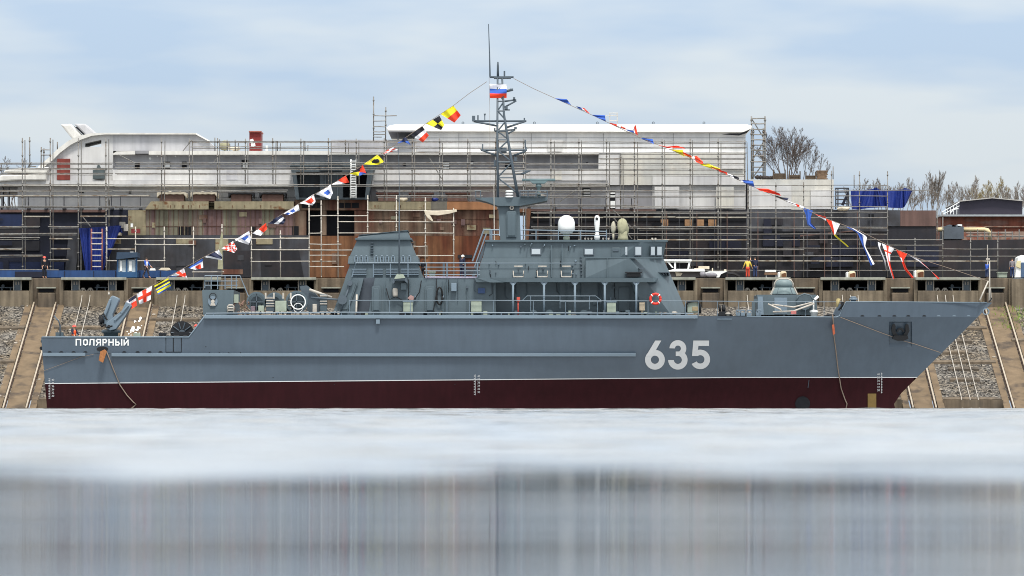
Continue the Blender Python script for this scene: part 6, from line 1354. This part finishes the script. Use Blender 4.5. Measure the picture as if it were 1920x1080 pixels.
def person(px, pyf, Y, hpx, label, top, bottom, hat=None, hatc=None, face=0.0, arms=((.05, 0, -.9), (.05, 0, -.9)), step=.0, lean=0.0, extra=None, hair=HAIR, seated=False, boots=RUBBER, vest=None):
    """face: heading in degrees, 0 looks at the camera, 180 away; arms: direction hints (out, forward, down) per side"""
    h = hpx * (Y + CD) / F; s = h / 1.75; t = thing('person', label, 'person', P(px, pyf, Y))
    t.rotation_euler.z = R(face)
    V3 = lambda x, y, z: (x * s, -y * s, z * s)       # y forward = towards -Y when face = 0
    hip = .92 if not seated else .45
    def ln(z): return lean * max(0, z - hip)
    pel = (V3(0, 0, hip), .125 * s); che = (V3(0, ln(1.3) + .01, hip + .38), .15 * s); nk = (V3(0, ln(1.5) + .02, hip + .56), .055 * s); hd = (V3(0, ln(1.62) + .04, hip + .66), .085 * s); tp = (V3(0, ln(1.72) + .03, hip + .775), .075 * s); nose = (V3(0, ln(1.66) + .15, hip + .69), .012 * s)
    body = [[pel, (V3(0, ln(1.1), hip + .18), .115 * s), che, nk, hd, tp], [hd, nose]]
    slv = []; leg = []
    for sd, a in zip((-1, 1), arms):
        sh = (V3(sd * .19, ln(1.42), hip + .5), .06 * s)
        dv = Vector((sd * a[0], a[1], a[2])).normalized()
        el = Vector((sd * .19, ln(1.42), hip + .5)) + dv * .28
        d2 = (dv + Vector((0, .35, .08))).normalized() if len(a) < 4 else Vector((sd * a[3], a[4], a[5])).normalized()
        wr = el + d2 * .25; hn = wr + d2 * .09
        E = (V3(*el), .045 * s); W_ = (V3(*wr), .030 * s); Hn = (V3(*hn), .034 * s)
        body.append([che, sh, E, W_, Hn])
        side = d2.cross(Vector((1, 0, 0))).normalized() if abs(d2.x) < .9 else Vector((0, 1, 0))
        for f_, (o_, L_) in enumerate(((-.027, .075), (-.009, .085), (.009, .08), (.027, .065))):
            q1 = hn + side * o_ + d2 * .045; q2 = q1 + d2 * L_ * .5 + Vector((0, .008, 0)); q3 = q2 + d2 * L_ * .35 + Vector((-sd * .012, .01, 0))
            body.append([Hn, (V3(*q1), .010 * s), (V3(*q2), .009 * s), (V3(*q3), .008 * s)])
        t1 = wr + side * -.035 + d2 * .04; t2 = t1 + side * -.02 + d2 * .04; body.append([W_, (V3(*t1), .012 * s), (V3(*t2), .009 * s)])
        slv.append([(che[0], .165 * s), (sh[0], .075 * s), (E[0], .06 * s), (V3(*(el + d2 * .2)), .05 * s)])
        if not seated:
            kn = (V3(sd * .10, sd * step * .5 + .03, .50), .07 * s); an = (V3(sd * .11, sd * step - (.06 if sd * step < 0 else 0), .09), .045 * s); to = (V3(sd * .12, sd * step + .17, .035), .04 * s)
        else:
            kn = (V3(sd * .13, .42, .46), .07 * s); an = (V3(sd * .13, .45, .08), .045 * s); to = (V3(sd * .13, .6, .04), .04 * s)
        hp = (V3(sd * .09, 0, hip - .04), .095 * s)
        body.append([pel, hp, kn, an, to])
        leg.append([(pel[0], .135 * s), (hp[0], .105 * s), (kn[0], .082 * s), (an[0], .065 * s)])
        bm_ = MB(); c_ = Vector(V3(sd * .12, (sd * step if not seated else .45) + .07, .045)); 
        vs = []; 
        skin_mesh('boot', [[((c_.x, c_.y + .09 * s, c_.z), .05 * s), ((c_.x, c_.y - .08 * s, c_.z - .005 * s), .045 * s)], [((c_.x, c_.y + .09 * s, c_.z), .05 * s), ((c_.x, c_.y + .09 * s, c_.z + .1 * s), .055 * s)]], boots, t)
    skin_mesh('body', body, SKIN, t, 2)
    skin_mesh('trousers', leg, bottom, t, 2)
    skin_mesh('jacket', [[(V3(0, 0, hip - .05), .145 * s), (V3(0, ln(1.1), hip + .18), .14 * s), (che[0], .165 * s), (V3(0, ln(1.5), hip + .535), .075 * s)]] + slv, top, t, 2)
    if vest: skin_mesh('vest', [[(V3(0, 0, hip + .02), .16 * s), (V3(0, ln(1.1), hip + .18), .155 * s), (che[0], .18 * s), (V3(0, ln(1.45), hip + .47), .12 * s)]], vest, t, 2)
    def cap(name, m, z0, r, n=14, brim=0, k=1.0):
        c_ = Vector(V3(0, ln(1.7) + .03, hip + z0)); vs = []; fs = []
        for i in range(6):
            a = math.pi / 2 * i / 5
            vs += [c_ + Vector((r * s * math.cos(a) * math.cos(2 * math.pi * j / n), r * s * 1.12 * math.cos(a) * math.sin(2 * math.pi * j / n), r * s * k * math.sin(a))) for j in range(n)]
        for i in range(5): fs += [[i * n + j, i * n + (j + 1) % n, (i + 1) * n + (j + 1) % n, (i + 1) * n + j] for j in range(n)]
        if brim:
            o = len(vs); vs += [c_ + Vector(((r + brim) * s * math.cos(2 * math.pi * j / n), (r + brim) * s * 1.15 * math.sin(2 * math.pi * j / n), -.01 * s)) for j in range(n)]
            fs += [[o + j, o + (j + 1) % n, (j + 1) % n, j] for j in range(n)]
        me = bpy.data.meshes.new(name); me.from_pydata(vs, [], fs); me.polygons.foreach_set('use_smooth', [True] * len(fs)); me.materials.append(m)
        o = bpy.data.objects.new(name, me); COL.objects.link(o); o.parent = t; ORG[o.name] = ORG[t.name]
    if hat == 'helmet': cap('helmet', hatc, .70, .125, brim=.03, k=1.05)
    else: cap('hair', hair, .69, .105, k=1.15)
    return t
NAVY = mat('navy_cloth', rgb(36, 40, 60), .9, .1, 6); JEANS = mat('blue_jeans', rgb(44, 58, 92), .9, .1, 6); BLK = mat('black_cloth', rgb(24, 26, 34), .9, .1, 6)
YEL = mat('yellow_jacket', rgb(216, 190, 84), .8, .06, 6); REDT = mat('red_trousers', rgb(196, 70, 50), .8, .06, 6); GRYC = mat('grey_sweater', rgb(120, 116, 120), .9, .08, 6); WHV = mat('white_vest', rgb(216, 220, 230), .8, .05, 6); BLUJ = mat('blue_jacket', rgb(46, 84, 170), .8, .06, 6)
HLR = mat('helmet_red', rgb(220, 74, 62), .4, .03, 6); HLW = mat('helmet_white', rgb(236, 236, 230), .4, .03, 6); CAMO = mat('dark_print_cloth', rgb(40, 38, 44), .9, .1, 8, col2=rgb(110, 100, 104), thr=(.5, .58))
PQ = 521.3
person(83, PQ, 27, 41, 'worker in dark clothes and red helmet standing on the quay at the far left', BLK, BLK, 'helmet', HLR, face=30)
person(274, PQ, 27, 39, 'person in white vest and dark patterned trousers walking beside the blue-roofed kiosk', BLUJ, CAMO, None, None, face=60, step=.22, arms=((.15, .3, -.9), (.1, .4, -.8)), vest=WHV)
person(138.5, 657, -1.5, 48, 'worker in orange life vest and red helmet on the stern deck', NAVY, NAVY, 'helmet', HLR, face=50, arms=((.2, .5, -.8), (.1, .4, -.8)), vest=ORANGE)
person(368, 657, -1.2, 49, 'worker in red helmet half hidden by the step of the hull beside the cable reel', NAVY, NAVY, 'helmet', HLR, face=-40)
person(866, 520.5, -1.8, 43, 'worker in white helmet and dark overalls on the roof deck between funnel and mast', NAVY, NAVY, 'helmet', HLW, face=150, lean=.15)
person(793.5, 520.5, -1.0, 33, 'dark-haired person whose head shows beside the funnel foot', BLK, BLK, None, None, face=170)
person(1402, PQ, 27, 37, 'woman in yellow jacket and red trousers standing on the quay with her back turned', YEL, REDT, None, None, face=180, arms=((.35, .1, -.9), (.35, .1, -.9)))
person(1416, PQ, 27.4, 40, 'man in dark navy clothes beside the woman in the yellow jacket', NAVY, JEANS, None, None, face=200, arms=((.15, .1, -.9), (.5, .4, -.3, -.3, .5, .9)))
person(1850.5, PQ, 27, 31, 'person in blue jacket behind the bow staff at the quay edge', BLUJ, JEANS, None, None, face=150, lean=.2)
person(1898, PQ, 26.5, 38, 'man in grey sweater and blue jeans with his back turned at the far right', GRYC, JEANS, None, None, face=180)

# ------------------------------------------------------------------ things on the quay
KS = thing('guard_kiosk', 'small glazed kiosk with a dark blue roof on the quay at the left', 'kiosk', P(237, PQ, 30))
KB = mat('kiosk_blue', rgb(40, 78, 116), .6, .1, 2); 
b = MB().box(220, 510, 256, 521, 29, 31).box(219, 486, 222, 510, 29, 29.2).box(236, 486, 239, 510, 29, 29.2).box(254, 482, 257, 521, 28.98, 29.2); b.build('frame', KB, KS)
b = MB().prism([(218, 486), (219, 473), (257, 473), (258, 482), (222, 486)], 28.7, 31.2); b.build('roof', mat('kiosk_roof', rgb(44, 62, 82), .6, .1, 2), KS)
b = MB().box(222.2, 487, 235.8, 510, 29.1, 31); b.build('pane', mat('kiosk_pane', rgb(170, 184, 192), .15, .05, 2, sp=.6), KS); b = MB().box(239.2, 487, 253.8, 510, 29.1, 31); b.build('pane', mat('kiosk_pane', rgb(170, 184, 192), .15, .05, 2), KS)
b = MB().box(225, 489, 229, 508, 29.0, 29.09).box(242, 490, 247, 508, 29.0, 29.09); b.build('sticker', WHITE, KS)
b = MB().box(243.5, 472, 250, 473, 28.9, 30); b.build('roof_vent', WHITE, KS)
b = MB().box(-60, 507, 330, 521.2, 31, 32).m(1).box(28, 509, 88, 521, 30.9, 30.99); 
for x in (120, 175, 216, 262, 300): b.box(x, 508, x + 1.2, 521, 30.92, 30.99)
tag(b.build('blue_barrier', [mat('barrier_blue', rgb(34, 66, 112), .6, .15, 1, streak=.2), HULLN]), 'long low blue steel barrier along the quay at the left', 'barrier')
b = MB().prism([(280, 507), (282, 503), (290, 503), (291, 507)], 29, 29.6); tag(b.build('white_box', WHITE), 'small white box on the blue barrier beside the walking person', 'box')
b = MB().prism([(297, 506), (303, 502), (316, 502), (319, 506), (312, 507)], 29, 30); tag(b.build('pale_sack', SHEET), 'flat pale sack on the blue barrier before the dark hull', 'sack')
b = MB().prism([(410, 468), (414, 440), (416, 432), (418, 440), (417, 470), (418, 505), (408, 505)], 33.1, 33.2); tag(b.build('rolled_sheet', CANVAS, bevel=.02), 'narrow beige sheet tied along a scaffold pole beside the checkered flag', 'sheet')
b = MB().box(246, 429, 262, 437, 34.6, 35.2).m(1).box(224, 416, 234, 427, 34.6, 35.2).box(232, 420, 240, 433, 34.4, 35).m(2).box(245, 419, 249, 426, 34.5, 34.9); tag(b.build('tool_trolley', [mat('tool_red', rgb(120, 44, 44), .6, .1, 3), GALVL, WHITE]), 'welding machine and red toolbox on the ledge beside the rusty block', 'welding machine')
b = MB().box(202, 436, 226, 441, 34.6, 36); tag(b.build('pallet', SHEET), 'pale pallet load on the ledge above the hanging blue tarpaulin', 'pallet')
for x0, y0, x1, y1, l, rd in ((1459, 508.5, 1475, 520.5, 'white and rust bollard behind the deck turret', 0), (1587, 508.5, 1604.5, 521, 'white and rust bollard above the start of the bow bulwark', 0), (1714.5, 506, 1733, 521, 'largest white and rust bollard, beside the red pennant tips', 0)):
    t = thing('bollard', l, 'bollard', P((x0 + x1) / 2, PQ, 27), 'mooring bollards on the quay')
    b = MB().box(x0 + 4, y0, x1, y1 + .8, 26.4, 27.6); b.build('post', mat('bollard_cream', rgb(200, 186, 156), .7, .1, 3, streak=.2), t, bevel=.12)
    b = MB().box(x0, y0 + 1, x0 + 4.5, y1 + .8, 26.5, 27.4); b.build('post', WHITE, t, bevel=.1)
    b = MB().prism([(x0 + 6, y0 + 6), (x1 - 4, y0 + 3), (x1 - 1, y0 + 4), (x1 - 1, y1), (x0 + 7, y1)], 26.36, 26.39); b.build('rust_patch', RUSTO, t)
b = MB().box(1435, 506, 1455, 510, 28, 28.8).m(1).box(1434, 511, 1458, 515, 28, 29).m(0).box(1436, 515.2, 1438, 521, 28.2, 28.4).box(1454, 515.2, 1456, 521, 28.2, 28.4); tag(b.build('workbench', [WHITE, mat('bench_brown', rgb(124, 98, 78), .8, .2, 3)]), 'low brown bench with a white roll on it on the quay', 'bench')
b = MB().box(1872, 511.5, 1888.5, 521.3, 26.5, 27.5).box(1871, 510, 1889.5, 511.4, 26.4, 27.6); tag(b.build('grey_cabinet', PALEG, bevel=.04), 'pale grey cabinet on the quay between the blue jacket and grey sweater people', 'cabinet')
b = MB().prism([(1903, 521), (1909, 482), (1916, 478), (1924, 480), (1924, 521)], 26, 28).m(1).prism([(1904, 500), (1907, 489), (1914, 488), (1914, 504)], 25.9, 25.99).m(2).box(1914.5, 492, 1924, 521, 25.9, 25.99); tag(b.build('covered_machine', [WHITE, mat('faint_yellow', rgb(200, 190, 150), .8, .1, 3), mat('faded_blue', rgb(70, 92, 120), .7, .1, 3)], bevel=.05), 'white and blue covered machine cut by the right edge of the quay', 'machine')
b = MB().tube([(1851.5, 459, 27), (1851.5, 521, 27)], .035, 5).box(1849, 484, 1856, 487, 26.95, 27.05); tag(b.build('quay_pole', GALVL), 'thin pale pole standing on the quay behind the bow staff', 'pole')
# launch with a canopy on posts standing on the quay
BT2 = thing('launch', 'white-topped work launch with a raised canopy standing on the quay behind the bridge front', 'boat', P(1300, PQ, 29))
b = MB().prism([(1244, 486.5), (1297, 486.5), (1297, 490), (1246, 490)], 27.5, 31); b.build('canopy', WHITE, BT2, bevel=.03)
for pts in ([(1250, 490.2), (1254, 490.2), (1263, 502), (1260, 502)], [(1264, 490.2), (1267.5, 490.2), (1267.5, 504), (1264, 504)], [(1291, 490.2), (1295, 490.2), (1292, 504), (1289, 504)]):
    b = MB().prism(pts, 27.6, 27.8); b.build('canopy_post', WHITE, BT2)
b = MB().prism([(1252, 508), (1264, 504.2), (1321, 504.2), (1322, 509.5), (1253, 509.5)], 27.3, 31.2); b.build('cabin_roof', WHITE, BT2, bevel=.05)
b = MB().prism([(1322.2, 511), (1330, 508.5), (1364, 508.5), (1352, 514), (1347, 523), (1343, 523), (1344, 514), (1322.2, 513.5)], 27.4, 30); b.build('foredeck_cover', WHITE, BT2)
b = MB().prism([(1256, 509.7), (1343, 509.7), (1343, 521), (1258, 521)], 27.7, 30.8); b.build('hull', mat('launch_grey', rgb(92, 88, 88), .7, .2, 1.5), BT2)
b = MB().prism([(1266, 510), (1280, 512), (1276, 518), (1268, 518)], 27.6, 27.69); b.build('side_plate', SHEET, BT2)
for q_ in ((1302, 503, 1320, 504.1, 28, 29), (1335, 502.5, 1337, 508.4, 28, 28.2), (1358, 505, 1362, 508.4, 28, 28.4), (1310, 499, 1330, 504.1, 29, 30)):
    b = MB().box(*q_); b.build('deck_fitting', SHEET, BT2)
b = MB().prism([(1346, 520), (1352, 513), (1364, 510), (1378, 511), (1388, 517), (1386, 519), (1376, 514), (1364, 513), (1354, 517), (1350, 522)], 28, 29.5); b.build('spray_hood', HULLG, BT2)
b = MB(); b.blob(1318, 515, 6, 5.5, 26.9, 3, .1, 8); b.blob(1333, 516, 12, 4.5, 27, 5, .1, 8); tag(b.build('plastic_sheeting', mat('cloudy_plastic', rgb(120, 118, 124), .4, .1, 3)), 'cloudy plastic sheeting bundled on the quay below the launch', 'sheeting')
# small plants at the right end of the slip
rr = random.Random(4); b = MB()
for i in range(220):
    x = rr.gauss(33.2 + 1.6, .8); Y = rr.uniform(20, 24.4); z = slipz(Y); p = Vector((x, Y, z)); d_ = Vector((rr.gauss(0, .15), rr.gauss(0, .1), rr.uniform(.12, .3))); u = Vector((.025, 0, 0))
    b.add([p - u, p + u, p + d_], [[0, 1, 2]])
kind(b.build('grass', mat('spring_grass', rgb(112, 138, 52), .9, .2, 3)), 'stuff')

rs_ = np.random.default_rng(8)
t_ = (1 + 5 ** .5) / 2
ico = np.array([(-1, t_, 0), (1, t_, 0), (-1, -t_, 0), (1, -t_, 0), (0, -1, t_), (0, 1, t_), (0, -1, -t_), (0, 1, -t_), (t_, 0, -1), (t_, 0, 1), (-t_, 0, -1), (-t_, 0, 1)]) / 1.9
icf = [(0, 11, 5), (0, 5, 1), (0, 1, 7), (0, 7, 10), (0, 10, 11), (1, 5, 9), (5, 11, 4), (11, 10, 2), (10, 7, 6), (7, 1, 8), (3, 9, 4), (3, 4, 2), (3, 2, 6), (3, 6, 8), (3, 8, 9), (4, 9, 5), (2, 4, 11), (6, 2, 10), (8, 6, 7), (9, 8, 1)]
tracks = [wx(-2.5 + 178 * k + 87, 25) for k in range(-1, 11)]
for nm, m_, n_, r0, r1 in (('gravel', GRAVEL, 2600, .05, .17), ('rubble', mat('pale_rubble', rgb(150, 142, 130), .9, .25, 5), 420, .05, .2)):
    vs = []; fs = []
    for i in range(n_):
        x = rs_.uniform(-37, -20) if rs_.random() < .6 else rs_.uniform(25, 38); Y = rs_.uniform(7.2, 24.8)
        dm = min(abs(x - q_) for q_ in tracks)
        if dm < (.75 if nm == 'rubble' else 1.45) or .6 < dm < .95: continue
        r = r0 + (r1 - r0) * rs_.random() ** 2.5
        v = ico * rs_.uniform(.6, 1.2, (12, 1)) * r * np.array([1, 1, .7]) + np.array([x, Y, slipz(Y) + (.05 if dm < 1.4 else .02)])
        fs += [tuple(a + len(vs) for a in f) for f in icf]; vs += v.tolist()
    b = MB(); b.add(vs, fs); kind(b.build(nm, m_), 'stuff')
